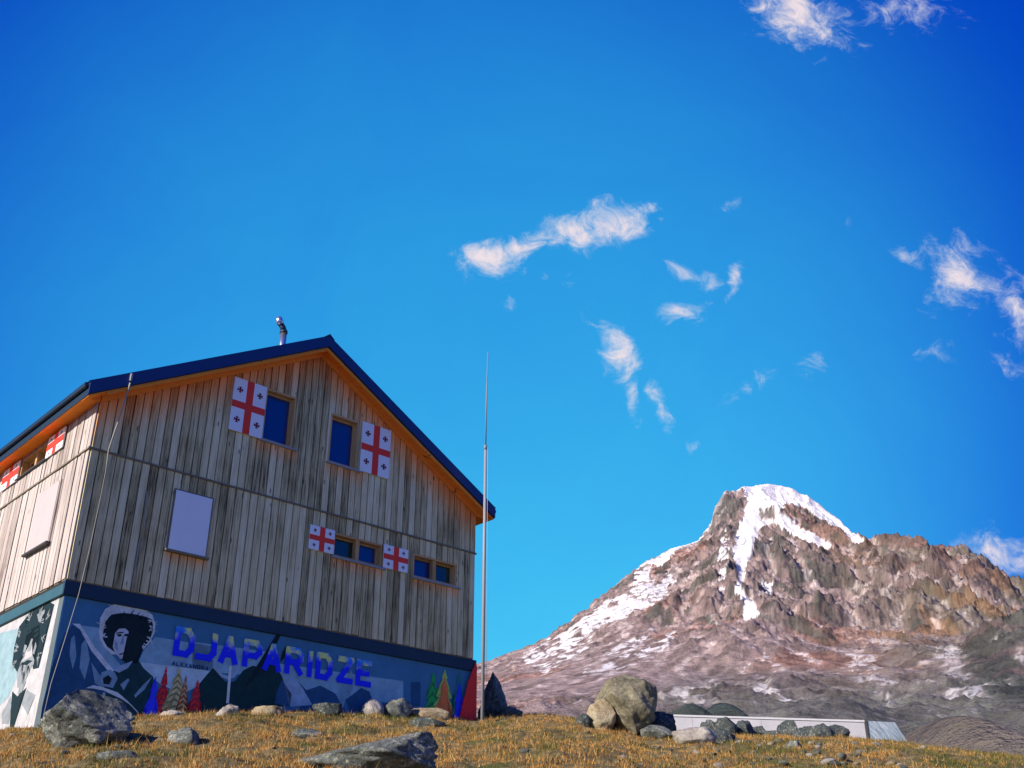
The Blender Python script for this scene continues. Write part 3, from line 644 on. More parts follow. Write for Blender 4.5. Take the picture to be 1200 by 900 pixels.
# ------------------------------------------------------------------ painted base storey
BL = -3.6
bw_ = MB().box(0.05, 10.10, 0.05, LEN, BL, -0.031).build('base_wall', plain('mural_ground_blue', (0.016, 0.075, 0.22), 0.75, 0.2, 1.5), hut)
MB().box(-0.01, 10.11, -0.012, 0.048, -0.30, -0.034).bevel(0.006).build('base_beam', plain('shaded_beam', (0.012, 0.040, 0.075), 0.7, 0.3, 2.0), hut)  # same beam as on the side, with its shade put into a darker colour
MB().box(-0.014, 0.048, 0.049, LEN, -0.30, -0.09).bevel(0.006).build('base_beam', M['beam'], hut)
MB().box(0.0, 0.047, 0.052, LEN, -0.088, -0.033).build('shadow_gap_strip', M['backing'], hut)
PC = {'sky2': (0.27, 0.47, 0.55), 'sky3': (0.50, 0.68, 0.70), 'mt1': (0.025, 0.10, 0.20), 'mt2': (0.22, 0.38, 0.46), 'pale': (0.68, 0.74, 0.70), 'pale2': (0.34, 0.48, 0.58),
      'dark': (0.008, 0.045, 0.045), 'black': (0.008, 0.024, 0.028), 'face': (0.58, 0.60, 0.62), 'coat': (0.012, 0.055, 0.06), 'white': (0.46, 0.44, 0.42), 'tint': (0.26, 0.38, 0.39), 'grey': (0.25, 0.27, 0.27)}
PM = {k: plain('paint_' + k, v, 0.75, 0.5, 5.0, 0.2, bump=0.3) for k, v in PC.items()}
GABLE_PAINT = [
    ('painted_sky', 'sky2', 1, [(1.92, -0.78), (3.15, -0.77), (3.22, -1.24), (1.66, -1.3), (1.72, -1.09)]),
    ('painted_sky', 'sky2', 1, [(2.7, -0.75), (4.59, -0.68), (4.65, -1.18), (2.78, -1.3)]),
    ('painted_sky', 'sky2', 1, [(4.68, -0.89), (7.96, -0.81), (7.99, -1.31), (4.75, -1.51)]),
    ('painted_sky', 'sky3', 2, [(1.66, -1.3), (3.22, -1.25), (3.11, -1.48), (2.64, -1.77), (2.18, -1.66), (1.74, -1.43)]),
    ('painted_sky', 'sky2', 1, [(0.36, -0.81), (0.79, -0.79), (0.87, -1.05), (1.14, -1.26), (1.35, -1.43), (1.09, -1.69), (0.39, -0.96)]),
    ('painted_mountain', 'mt1', 2, [(0.04, -2.73), (0.02, -2.33), (0.05, -1.67), (0.17, -1.0), (0.3, -0.81), (0.45, -0.85), (0.8, -1.25), (1.41, -1.73), (1.58, -1.96), (1.55, -2.58)]),
    ('painted_ridge_light', 'pale', 3, [(0.28, -0.8), (0.42, -0.78), (0.78, -1.16), (1.25, -1.56), (1.5, -1.78), (1.48, -1.88), (1.04, -1.5), (0.73, -1.24), (0.44, -0.88)]),
    ('painted_snow_streak', 'mt2', 3, [(0.52, -1.14), (0.58, -1.03), (0.72, -1.39), (0.69, -1.76), (0.56, -1.57)]),
    ('painted_snow_streak', 'mt2', 3, [(0.31, -1.07), (0.36, -1.0), (0.46, -1.36), (0.44, -1.61), (0.33, -1.35)]),
    ('painted_snow_streak', 'mt2', 3, [(0.76, -1.44), (0.97, -1.66), (1.1, -1.89), (0.89, -1.8)]),
    ('painted_mountain', 'dark', 3, [(3.05, -2.2), (2.96, -1.54), (3.1, -1.34), (3.21, -1.19), (3.3, -1.27), (3.52, -1.42), (3.72, -1.39), (3.89, -1.14), (4.09, -1.02), (4.36, -1.03), (4.5, -0.87), (4.74, -1.07), (4.94, -1.33), (5.0, -1.69), (4.35, -1.9), (3.71, -2.13)]),
    ('painted_ring', 'pale2', 2, [(3.21, -1.01), (3.28, -1.23), (3.4, -1.34), (3.56, -1.37), (3.71, -1.31), (3.82, -1.13), (3.78, -0.88), (3.75, -1.1), (3.66, -1.24), (3.55, -1.3), (3.43, -1.28), (3.32, -1.19), (3.26, -1.01)]),
    ('painted_pole', 'pale', 4, [(3.56, -1.1), (3.62, -1.09), (3.65, -1.83), (3.59, -1.83)]),
    ('painted_axe', 'black', 5, [(4.57, -0.27), (4.67, -0.25), (4.54, -0.63), (4.35, -0.96), (4.13, -1.32), (3.94, -1.5), (4.17, -1.04)]),
    ('painted_axe', 'black', 5, [(4.83, -0.49), (4.88, -0.51), (4.84, -0.73), (4.72, -0.86), (4.75, -0.65)]),
    ('painted_snow_peak', 'pale2', 4, [(4.79, -1.11), (5.09, -1.1), (5.31, -1.3), (5.59, -1.62), (5.05, -1.73), (5.07, -1.47), (4.89, -1.29)]),
    ('painted_snow_peak', 'mt1', 4, [(4.8, -1.21), (4.89, -1.29), (5.06, -1.47), (5.05, -1.73), (4.69, -1.7), (4.7, -1.52)]),
    ('painted_mountain', 'mt1', 3, [(5.21, -1.2), (5.42, -1.34), (5.75, -1.2), (6.11, -1.3), (6.36, -1.46), (6.44, -1.69), (5.33, -1.81)]),
    ('painted_mountain', 'mt2', 4, [(6.17, -1.34), (6.38, -1.02), (6.51, -0.76), (6.62, -0.94), (6.58, -1.19), (6.42, -1.4), (6.37, -1.6)]),
    ('painted_boulder', 'mt1', 5, [(6.59, -1.29), (6.81, -1.11), (7.03, -1.16), (7.13, -1.32), (7.03, -1.62), (6.59, -1.67), (6.42, -1.4)]),
    ('painted_door', 'mt1', 2, [(8.17, -0.81), (8.45, -0.76), (8.48, -1.3), (8.22, -1.33)]),
    ('hat', 'pale', 4, [(0.8, -0.86), (0.78, -0.61), (0.85, -0.42), (1.01, -0.3), (1.24, -0.22), (1.45, -0.21), (1.61, -0.26), (1.79, -0.37), (1.88, -0.54), (1.89, -0.71), (1.81, -0.93), (1.66, -1.1), (1.61, -1.22), (1.31, -1.21), (1.11, -1.24), (0.94, -1.12), (0.84, -1.0)]),
    ('hat_inner', 'black', 5, [(0.88, -0.85), (0.89, -0.65), (0.98, -0.51), (1.18, -0.44), (1.42, -0.42), (1.64, -0.43), (1.8, -0.46), (1.85, -0.63), (1.82, -0.84), (1.71, -1.03), (1.63, -1.13), (1.63, -1.33), (1.42, -1.36), (1.14, -1.18), (1.0, -1.11), (0.9, -0.99)]),
    ('face', 'face', 6, [(1.11, -0.84), (1.17, -0.75), (1.29, -0.72), (1.37, -0.77), (1.38, -0.91), (1.42, -1.08), (1.41, -1.25), (1.29, -1.3), (1.17, -1.2), (1.11, -1.1), (1.11, -0.98)]),
    ('eye_shade', 'black', 7, [(1.14, -0.86), (1.23, -0.84), (1.25, -0.87), (1.19, -0.90)]),
    ('brow', 'black', 8, [(1.13, -0.83), (1.26, -0.79), (1.27, -0.815), (1.14, -0.85)]),
    ('eye_shade', 'black', 7, [(1.29, -0.83), (1.37, -0.81), (1.36, -0.86), (1.30, -0.87)]),
    ('nose', 'mt2', 7, [(1.26, -0.86), (1.29, -0.86), (1.31, -1.02), (1.24, -1.03)]),
    ('cheek_shade', 'mt2', 7, [(1.13, -0.98), (1.19, -1.02), (1.22, -1.16), (1.15, -1.12)]),
    ('face_shade', 'black', 7, [(1.35, -0.89), (1.39, -0.76), (1.5, -1.29), (1.33, -1.32), (1.38, -1.17)]),
    ('mouth', 'black', 7, [(1.25, -1.21), (1.34, -1.18), (1.34, -1.2), (1.26, -1.23)]),
    ('coat', 'coat', 5, [(1.21, -1.52), (1.36, -1.54), (1.61, -1.22), (1.77, -1.4), (2.0, -1.54), (1.97, -1.74), (1.94, -2.33), (0.96, -2.44), (1.05, -2.13), (1.08, -1.94), (1.1, -1.74)]),
    ('collar', 'pale2', 6, [(1.18, -1.52), (1.34, -1.4), (1.54, -1.3), (1.47, -1.44), (1.31, -1.55)]),
    ('glove', 'mt2', 6, [(0.93, -1.77), (0.98, -1.59), (1.12, -1.52), (1.23, -1.56), (1.3, -1.66), (1.24, -1.84), (1.03, -1.83)]),
    ('glove_shade', 'black', 7, [(1.02, -1.7), (1.11, -1.62), (1.19, -1.68), (1.16, -1.79), (1.05, -1.79)]),
    ('coat_fold', 'mt2', 6, [(1.67, -1.92), (1.81, -1.71), (1.97, -1.53), (1.86, -1.78), (1.7, -1.96)]),
    ('coat_fold', 'mt2', 6, [(1.37, -1.76), (1.5, -1.63), (1.53, -1.66), (1.45, -1.86)]),
    ('ice_axe', 'pale', 8, [(0.73, -1.91), (0.86, -1.84), (1.03, -1.85), (1.34, -1.91), (1.53, -2.02), (1.77, -2.19), (1.81, -2.24), (1.6, -2.09), (1.41, -2.01), (1.07, -1.91), (0.87, -1.9)]),
    ('ice_axe', 'pale', 8, [(1.3, -2.02), (1.37, -2.03), (1.35, -2.21), (1.31, -2.24)]),
    ('ice_axe', 'pale2', 8, [(1.06, -1.94), (1.11, -1.94), (1.11, -2.13), (1.08, -2.13)]),
]
SIDE_PAINT = [
    ('portrait_panel', 'white', 1, [(3.39, -0.27), (0.26, -0.26), (0.33, -2.63), (2.09, -2.53)]),
    ('portrait_tint', 'tint', 2, [(3.28, -0.44), (2.12, -0.55), (2.01, -1.17), (1.68, -1.54), (1.92, -1.89), (2.38, -2.02)]),
    ('hair', 'black', 3, [(2.14, -0.51), (1.65, -0.27), (0.72, -0.29), (0.46, -0.4), (0.65, -0.85), (0.63, -1.55), (0.92, -1.53), (0.85, -0.97), (1.03, -0.67), (1.64, -0.7), (1.63, -1.23), (1.71, -1.47), (2.1, -1.25), (2.19, -0.91)]),
    ('hair_light', 'grey', 4, [(1.26, -0.44), (0.9, -0.41), (0.84, -0.69), (1.1, -0.61)]),
    ('beard', 'grey', 3, [(1.73, -1.28), (1.06, -1.26), (0.86, -1.42), (1.03, -1.48), (1.23, -1.74), (1.55, -1.78), (1.74, -1.5)]),
    ('mouth', 'black', 4, [(1.62, -1.33), (1.29, -1.3), (1.01, -1.36), (1.28, -1.4)]),
    ('eye', 'black', 3, [(1.67, -0.81), (1.43, -0.79), (1.36, -0.85), (1.6, -0.86)]),
    ('eye', 'black', 3, [(1.22, -0.86), (1.02, -0.82), (0.99, -0.87), (1.17, -0.91)]),
    ('nose', 'grey', 3, [(1.33, -0.89), (1.24, -0.91), (1.25, -1.13), (1.43, -1.12)]),
    ('suit', 'black', 3, [(1.79, -1.81), (1.46, -1.95), (1.06, -1.84), (1.24, -2.05), (1.32, -2.53), (1.54, -2.5), (1.71, -2.05)]),
    ('suit', 'grey', 3, [(2.11, -2.18), (1.83, -1.9), (1.69, -2.08), (1.62, -2.43), (2.0, -2.38)]),
    ('lapel', 'grey', 3, [(1.03, -1.89), (0.54, -2.05), (0.69, -2.24), (0.73, -2.38), (1.16, -2.12)]),
]
mural = MB().box(0.06, 10.095, 0.046, 0.0495, BL + 0.1, -0.31).build('mural', plain('mural_blue', (0.055, 0.20, 0.33), 0.75, 0.3, 0.8), hut)
smural = MB().box(0.046, 0.0495, 0.06, 3.42, BL + 0.1, -0.31).build('side_mural', plain('side_mural_ground', (0.10, 0.13, 0.13), 0.75, 0.3, 2.0), hut)
def paint(face, name, key, lay, pts, parent, m=None):
    o1 = -0.045 + lay * 0.0022
    mb = MB(); mb.prism([face.P(a, o1, min(z, -0.305)) for a, z in pts], [face.P(a, o1 - 0.0018, min(z, -0.305)) for a, z in pts])
    bmesh.ops.triangulate(mb.bm, faces=[f for f in mb.bm.faces if len(f.verts) > 4])
    return mb.build(name, m or PM[key], parent)
for (nm, key, lay, pts) in GABLE_PAINT: paint(GABLE, nm, key, lay, pts, mural)
for (nm, key, lay, pts) in SIDE_PAINT: paint(SIDE, nm, key, lay, pts, smural)
# lettering, yellow-green at the top running into blue
m_let, t = new_mat('letter_paint'); oc = t.new('ShaderNodeTexCoord').outputs['Object']; z = t.sep(oc)[2]; x = t.sep(oc)[0]
nz = t.noise(oc, 3.0, 3); f = t.math('ADD', z, t.math('MULTIPLY', t.math('SUBTRACT', nz, 0.5), 0.5))
f = t.math('ADD', f, 0.0)
finish(t, t.mix(t.ss(f, -0.78, -0.55), (0.012, 0.03, 0.92), t.mix(t.ss(nz, 0.40, 0.58), (0.05, 0.30, 0.80), (0.75, 0.82, 0.25))), 0.7, None, 0.2)
STROKES = {'D': [((0, 0), (0, 1)), ((0, 1), (.7, 1), (1, .75), (1, .25), (.7, 0), (0, 0))], 'J': [((0, 0.0), (.75, 0.0), (1, .25), (1, 1))], 'A': [((0, 0), (.5, 1), (1, 0)), ((.2, .3), (.8, .3))],
           'P': [((0, 0), (0, 1), (.75, 1), (1, .8), (1, .6), (.75, .42), (0, .42))], 'R': [((0, 0), (0, 1), (.75, 1), (1, .8), (1, .62), (.75, .45), (0, .45)), ((.5, .45), (1, 0))],
           'I': [((.5, 0), (.5, 1))], 'Z': [((0, 1), (1, 1), (0, 0), (1, 0))], 'E': [((1, 1), (0, 1), (0, 0), (1, 0)), ((0, .5), (.8, .5))], 'L': [((0, 1), (0, 0), (1, 0))],
           'X': [((0, 0), (1, 1)), ((0, 1), (1, 0))], 'N': [((0, 0), (0, 1), (1, 0), (1, 1))]}
def letter(ch, a0, a1, z0, z1, th, lay, m, parent):
    mb = MB(); h = th / 2
    k = 0
    for line in STROKES[ch]:
        pts = [(a0 + h + u_ * (a1 - a0 - th), z0 + h + v_ * (z1 - z0 - th)) for u_, v_ in line]
        for (p, q) in zip(pts, pts[1:]):
            d = Vector((q[0] - p[0], q[1] - p[1])); L = d.length; d /= L; n_ = Vector((-d.y, d.x)) * h; e = d * h * 0.8
            o1 = -0.045 + lay * 0.0022 + k * 0.0004; k += 1
            c4 = [(p[0] - e.x + n_.x, p[1] - e.y + n_.y), (p[0] - e.x - n_.x, p[1] - e.y - n_.y), (q[0] + e.x - n_.x, q[1] + e.y - n_.y), (q[0] + e.x + n_.x, q[1] + e.y + n_.y)]
            mb.prism([GABLE.P(a, o1, zz) for a, zz in c4], [GABLE.P(a, o1 - 0.0016, zz) for a, zz in c4])
    return mb.build('letter', m, parent)
for ch, a0, a1 in (('D', 2.31, 2.75), ('J', 2.78, 3.24), ('A', 3.30, 3.73), ('P', 3.83, 4.27), ('A', 4.31, 4.75), ('R', 4.83, 5.28), ('I', 5.36, 5.53), ('D', 5.59, 6.02), ('Z', 6.14, 6.58), ('E', 6.64, 7.07)):
    letter(ch, a0, a1, -1.08, -0.50, 0.125, 9, m_let, mural)
m_small = plain('small_letter_paint', (0.012, 0.05, 0.16), 0.7)
for k, ch in enumerate('ALEXANDRA'):
    a0 = 2.33 + k * 0.089; letter(ch, a0, a0 + 0.068, -1.265, -1.185, 0.016, 9, m_small, mural)
# painted fir trees: jagged outline with chevron boughs
def fir(a, zt, hw, zb, base, bough, tiers, lay=6, cut=None):
    m0 = plain('tree_paint', base, 0.7, 0.35, 9.0); m1 = plain('bough_paint', bough, 0.7, 0.35, 9.0); L, Rr = [], []
    cl = lambda v_: v_ if cut is None else min(v_, cut)
    def wid(f_): return hw * min(1.0, 0.06 + 1.25 * f_)
    for k in range(tiers):
        f0 = k / tiers; f1 = (k + 0.9) / tiers
        for f_, s_ in ((f0, 0.55 if k else 0.1), (f1, 1.0)):
            zz = zt + (zb - zt) * f_; L.append((a - wid(f_) * s_, zz)); Rr.append((cl(a + wid(f_) * s_), zz))
    o_ = paint(GABLE, 'painted_tree', None, lay, L + Rr[::-1], mural, m0)
    if bough != base:
        dz = (zt - zb) / tiers; o1 = -0.045 + (lay + 0.6) * 0.0022; mb = MB()
        for k in range(1, tiers):
            f_ = (k + 0.5) / tiers; zc = zt + (zb - zt) * f_; w2 = wid(f_) * 0.85
            for sg in (-1, 1):
                pts = [(a, zc + dz * 0.45), (cl(a + sg * w2), zc - dz * 0.25), (cl(a + sg * w2), zc - dz * 0.50), (a, zc + dz * 0.08)]
                mb.prism([GABLE.P(u_, o1, min(v_, -0.305)) for u_, v_ in pts], [GABLE.P(u_, o1 - 0.001, min(v_, -0.305)) for u_, v_ in pts])
        ob = mb.build('painted_boughs', m1, mural); ob['kind'] = 'stuff'
RED, DRED = (0.78, 0.03, 0.03), (0.30, 0.02, 0.05)
fir(2.23, -1.30, 0.15, -2.35, RED, DRED, 9); fir(2.50, -1.27, 0.25, -2.35, (0.66, 0.56, 0.24), (0.25, 0.22, 0.08), 9, lay=7)
fir(2.66, -1.42, 0.13, -2.35, (0.45, 0.12, 0.04), (0.66, 0.50, 0.20), 9, lay=9); fir(2.92, -1.46, 0.18, -2.35, RED, DRED, 8, lay=8)
fir(2.04, -1.52, 0.16, -2.45, (0.03, 0.05, 0.90), (0.03, 0.05, 0.90), 3, lay=8)
fir(8.82, -0.46, 0.24, -1.6, (0.02, 0.46, 0.08), (0.02, 0.20, 0.06), 5); fir(9.16, -0.38, 0.36, -1.7, (0.46, 0.70, 0.14), (0.30, 0.50, 0.10), 6, lay=7)
fir(9.16, -0.55, 0.28, -1.7, (0.95, 0.22, 0.05), (0.95, 0.22, 0.05), 3, lay=9); fir(9.62, -0.38, 0.26, -1.5, (0.015, 0.22, 0.18), (0.01, 0.12, 0.12), 4, lay=7)
fir(9.62, -0.56, 0.19, -1.7, (0.02, 0.05, 0.92), (0.02, 0.05, 0.92), 2, lay=9); PT = [(10.06, -0.08), (10.02, -0.20), (9.95, -0.32), (9.86, -0.55), (9.84, -0.56), (9.74, -0.95), (9.72, -0.96), (9.60, -1.45), (9.54, -1.8), (10.10, -1.8), (10.10, -0.2)]
pt = MB().prism([GABLE.P(a, 0.045, z) for a, z in PT], [GABLE.P(a, 0.014, z) for a, z in PT]); bmesh.ops.triangulate(pt.bm, faces=[f for f in pt.bm.faces if len(f.verts) > 4])
pt.build('red_tree_panel', plain('red_tree_paint', (0.95, 0.03, 0.02), 0.6, 0.3, 7.0), hut)

# shaggy strands of the painted hat and hair
def strands(face, name, key, lay, centre, spots, L0, L1, wd, parent, seed):
    r_ = random.Random(seed); mb = MB(); o1 = -0.045 + lay * 0.0022
    for (a, z, n_) in spots:
        for _ in range(n_):
            p = Vector((a + r_.uniform(-.05, .05), z + r_.uniform(-.05, .05))); d = (p - Vector(centre)).normalized(); ang = r_.uniform(-.7, .7)
            d = Vector((d.x * math.cos(ang) - d.y * math.sin(ang), d.x * math.sin(ang) + d.y * math.cos(ang))); L = r_.uniform(L0, L1)
            n2 = Vector((-d.y, d.x)) * wd * r_.uniform(.5, 1); q = p + d * L
            pts = [(p.x + n2.x, p.y + n2.y), (p.x - n2.x, p.y - n2.y), (q.x, q.y)]
            mb.prism([face.P(u_, o1, min(v_, -0.305)) for u_, v_ in pts], [face.P(u_, o1 - 0.0012, min(v_, -0.305)) for u_, v_ in pts])
    o_ = mb.build(name, PM[key], parent); o_['kind'] = 'stuff'; return o_
ringp = [(1.34 + 0.47 * math.cos(t_), -0.70 + 0.42 * math.sin(t_)) for t_ in [k * 0.33 for k in range(19)]]
strands(GABLE, 'hat_fringe', 'pale', 9, (1.34, -0.72), [(a, z, 5) for a, z in ringp if z > -1.0], 0.06, 0.15, 0.014, mural, 1)
strands(GABLE, 'hat_shade', 'black', 10, (1.40, -0.72), [(1.40 + 0.30 * math.cos(t_), -0.75 + 0.28 * math.sin(t_), 4) for t_ in [k * 0.4 for k in range(9)]], 0.05, 0.16, 0.014, mural, 2)
strands(SIDE, 'hair_strands', 'grey', 7, (1.3, -0.9), [(2.0, -0.7, 6), (1.95, -1.0, 6), (1.6, -0.45, 7), (1.1, -0.45, 7), (0.7, -0.6, 6), (0.72, -1.0, 6), (0.75, -1.3, 5), (1.9, -1.25, 5)], 0.10, 0.28, 0.02, smural, 3)
strands(SIDE, 'hair_shade', 'black', 8, (1.3, -0.9), [(1.75, -0.55, 5), (0.95, -0.6, 5), (1.5, -1.35, 6), (1.2, -1.4, 6), (1.35, -1.55, 6), (1.25, -0.35, 5), (1.6, -1.15, 4)], 0.08, 0.24, 0.016, smural, 4)
for (nm, key, lay, pts) in (('brow', 'black', 5, [(1.72, -0.74), (1.40, -0.70), (1.38, -0.75), (1.68, -0.79)]), ('brow', 'black', 5, [(1.24, -0.76), (1.0, -0.74), (0.98, -0.79), (1.2, -0.81)]),
                            ('cheek_shade', 'grey', 4, [(1.62, -0.95), (1.48, -1.0), (1.52, -1.22), (1.62, -1.25)]), ('cheek_shade', 'grey', 4, [(1.05, -1.0), (0.96, -1.1), (1.0, -1.25), (1.10, -1.2)]), ('neck_shade', 'grey', 5, [(1.45, -1.75), (1.15, -1.72), (1.25, -1.9), (1.42, -1.92)])):
    paint(SIDE, nm, key, lay, pts, smural)

# ------------------------------------------------------------------ boulders and stones
def rock_mat(name, c_dark, c_mid, c_light, lichen=(0.42, 0.40, 0.30), sc=1.0):
    m, t = new_mat(name); oc = t.new('ShaderNodeTexCoord').outputs['Object']
    rnd_ = t.new('ShaderNodeObjectInfo').outputs['Random']
    p = t.vm('ADD', oc, t.comb(t.math('MULTIPLY', rnd_, 50), 0, 0))
    n1 = t.noise(p, 2.2 * sc, 7, 0.65, 0.3); n2 = t.noise(p, 14 * sc, 6, 0.7); n3 = t.noise(p, 45 * sc, 3, 0.6)
    f = t.math('ADD', t.math('MULTIPLY', n1, 0.55), t.math('MULTIPLY', n2, 0.45))
    c = t.ramp(f, [(0.34, c_dark), (0.50, c_mid), (0.66, c_light)])
    v = t.voro(t.vm('ADD', p, t.vm('MULTIPLY', t.comb(n2, n3, n1), (0.1, 0.1, 0.1))), 11 * sc)[0]
    c = t.mix(t.math('MULTIPLY', t.ss(v, 0.30, 0.16), t.math('MULTIPLY', t.ss(n1, 0.42, 0.58), 0.75)), c, lichen)
    c = t.mix(t.math('MULTIPLY', t.ss(n3, 0.55, 0.64), 0.7), c, c_dark)
    c = t.mix(t.math('MULTIPLY', t.ss(n2, 0.57, 0.66), 0.7), c, lichen)
    finish(t, c, 0.92, t.bump(t.math('ADD', n2, t.math('MULTIPLY', n3, 0.5)), 0.8, 0.035), 0.15)
    return m
RM = {'grey': rock_mat('grey_rock', (0.035, 0.042, 0.038), (0.13, 0.135, 0.11), (0.34, 0.33, 0.27)),
      'tan': rock_mat('tan_rock', (0.12, 0.09, 0.05), (0.34, 0.26, 0.15), (0.50, 0.42, 0.28), (0.30, 0.31, 0.22)),
      'olive': rock_mat('olive_rock', (0.05, 0.048, 0.032), (0.19, 0.165, 0.105), (0.36, 0.31, 0.20), (0.30, 0.27, 0.17)),
      'dark': rock_mat('dark_rock', (0.022, 0.030, 0.028), (0.065, 0.075, 0.068), (0.16, 0.165, 0.14)),
      'pale': rock_mat('pale_rock', (0.16, 0.14, 0.11), (0.38, 0.33, 0.27), (0.56, 0.51, 0.45))}
_ico = {}
def ico(sub):
    if sub not in _ico:
        bm = bmesh.new(); bmesh.ops.create_icosphere(bm, subdivisions=sub, radius=1.0)
        bm.verts.ensure_lookup_table()
        _ico[sub] = (np.array([v.co[:] for v in bm.verts]), np.array([[v.index for v in f.verts] for f in bm.faces])); bm.free()
    return _ico[sub]
def n3d(P, f, o=4):
    return (fbm(P[:, 0] * f + 3 * P[:, 2], P[:, 1] * f + 7.7, o) + fbm(P[:, 1] * f + 11, P[:, 2] * f + 2.1 * P[:, 0], o) + fbm(P[:, 2] * f - 5, P[:, 0] * f + 1.3 * P[:, 1], o)) / 3
def rock_verts(seed, size, cuts=9, tight=0.62, sub=5, lump=0.15, fixed=()):
    rs = np.random.RandomState(seed); V, F = ico(sub); P = V.copy()
    off = rs.rand(3) * 30
    P = P * (1 + 0.22 * n3d(P + off, 0.9, 2))[:, None]
    dirs = [(np.array(d_[:3]) / np.linalg.norm(d_[:3]), d_[3]) for d_ in fixed]
    for _ in range(cuts):
        d_ = rs.randn(3); d_ /= np.linalg.norm(d_); dirs.append((d_, rs.uniform(tight, 0.92)))
    for n_, d_ in dirs:
        e = P @ n_ - d_; P = P - np.maximum(e, 0)[:, None] * n_ * 0.93
    P = P * (1 + lump * n3d(P * 1.0 + off, 2.6, 5) + 0.55 * lump * n3d(P + off, 8.0, 4))[:, None]
    lo, hi = P.min(0), P.max(0); P = (P - (lo + hi) / 2) / (hi - lo)
    return P * np.array(size), F
def boulder(x, y, w_, d_, h_, kind, label, seed, rz=0.0, sink=0.22, name='boulder', group=None, sub=5, **kw):
    P, F = rock_verts(seed, (w_, d_, h_ * (1 + sink)), sub=sub, **kw)
    z = float(ground_z(x, y)); P[:, 2] += h_ * (1 + sink) / 2 - h_ * sink
    c_, s_ = math.cos(rz), math.sin(rz); P[:, :2] = P[:, :2] @ np.array([[c_, s_], [-s_, c_]])
    o = from_arrays(name, P, F, RM[kind]); o.location = (x, y, z - 0.04)
    tag(o, label, 'rock' if name != 'stone' else 'stone', group)
    return o
boulder(-6.05, 15.8, 1.34, 1.1, 0.76, 'grey', 'large grey lichen-speckled boulder before the corner of the painted base', 11, fixed=((0.75, -0.5, 0.55, 0.42), (-0.8, -0.3, 0.5, 0.55), (0.1, 0, 1, 0.78)), sink=0.2)
boulder(-4.59, 15.8, 0.48, 0.40, 0.29, 'grey', 'rounded speckled grey rock alone on the turf below the painted trees', 12, sub=4)
boulder(-1.84, 14.35, 1.80, 1.1, 0.50, 'grey', 'broad rough grey boulder with a raised pointed end low on the turf', 13, fixed=((-0.5, -0.2, 0.8, 0.22), (0.9, -0.4, 0.15, 0.62), (0, -0.6, 0.8, 0.5)), sink=0.3)
boulder(2.42, 23.5, 1.34, 1.15, 1.24, 'olive', 'big egg-shaped olive-brown boulder with dark hollow underside on the crest', 16, cuts=6, tight=0.72, fixed=((-0.75, -0.35, -0.62, 0.42), (-0.75, -0.2, 0.45, 0.62)), lump=0.13, sink=0.08)
boulder(1.86, 23.3, 0.62, 0.5, 0.62, 'tan', 'sandy tan rock leaning against the egg-shaped boulder', 17, sub=4)
boulder(-5.35, 20.85, 0.52, 0.35, 0.30, 'pale', 'pale slab tilted against the mural under the painted white pole', 18, sub=4, fixed=((-0.75, 0, 0.66, 0.25),))
boulder(-4.75, 21.7, 0.66, 0.4, 0.24, 'tan', 'flat brownish rock at the foot of the mural below the dark mountain', 19, sub=4, fixed=((0, 0, 1, 0.5),))
boulder(-3.80, 22.9, 0.62, 0.4, 0.27, 'dark', 'dark flat-topped rock below the painted snow peak', 20, sub=4, fixed=((0, 0, 1, 0.5),))
boulder(-3.02, 24.1, 0.50, 0.4, 0.42, 'pale', 'pale angular rock side by side with a dark one before the mural', 21, sub=4)
boulder(-2.50, 24.4, 0.66, 0.5, 0.46, 'grey', 'dark-faced angular rock touching a pale one before the mural', 22, sub=4, fixed=((0.8, -0.5, 0.3, 0.35),))
boulder(-1.85, 24.9, 0.95, 0.6, 0.34, 'tan', 'low sandy rock before the painted orange tree', 23, sub=4)
boulder(3.02, 23.2, 0.76, 0.6, 0.34, 'grey', 'grey rock tucked below the overhang of the egg-shaped boulder', 24, sub=4)
boulder(3.70, 22.8, 0.92, 0.6, 0.40, 'pale', 'pale jagged rock between the egg-shaped boulder and the dark stone row', 25, sub=4)
boulder(3.20, 24.2, 0.70, 0.6, 0.52, 'dark', 'dark rounded rock behind the pale jagged one beside the egg-shaped boulder', 26, sub=4)
boulder(4.35, 23.5, 0.66, 0.5, 0.36, 'dark', 'dark low rock on the crest beside the pale jagged one', 27, sub=4)
boulder(-3.30, 18.2, 0.56, 0.4, 0.19, 'grey', 'flat grey stone half buried in the open turf below the snow peak', 28, sub=4, sink=0.5)
boulder(-1.70, 22.4, 0.74, 0.5, 0.22, 'dark', 'dark flat stone in the turf below the sandy rock', 29, sub=4, sink=0.5)
boulder(-4.75, 13.7, 0.55, 0.4, 0.16, 'grey', 'low grey stone in the turf below the large lichen-speckled boulder', 30, sub=4, sink=0.5)
boulder(-6.30, 20.6, 0.50, 0.35, 0.14, 'pale', 'thin pale slab at the foot of the painted yellow tree', 31, sub=4, sink=0.5)
boulder(1.50, 23.2, 0.34, 0.3, 0.30, 'dark', 'small dark block in the turf below the sandy tan rock', 32, sub=4)
boulder(-0.46, 28.4, 0.85, 0.7, 1.30, 'grey', 'dark pointed rock standing behind the hut corner and flagpole', 33, sub=5, fixed=((0.75, -0.2, 0.55, 0.34), (-0.8, -0.2, 0.5, 0.4)), lump=0.16)
boulder(-0.02, 28.0, 0.6, 0.5, 0.36, 'grey', 'broken grey rock at the foot of the dark pointed rock', 34, sub=4, lump=0.16)
boulder(5.30, 21.2, 0.40, 0.35, 0.22, 'grey', 'grey angular stone topmost of the loose stones on the grass edge', 35, sub=4)
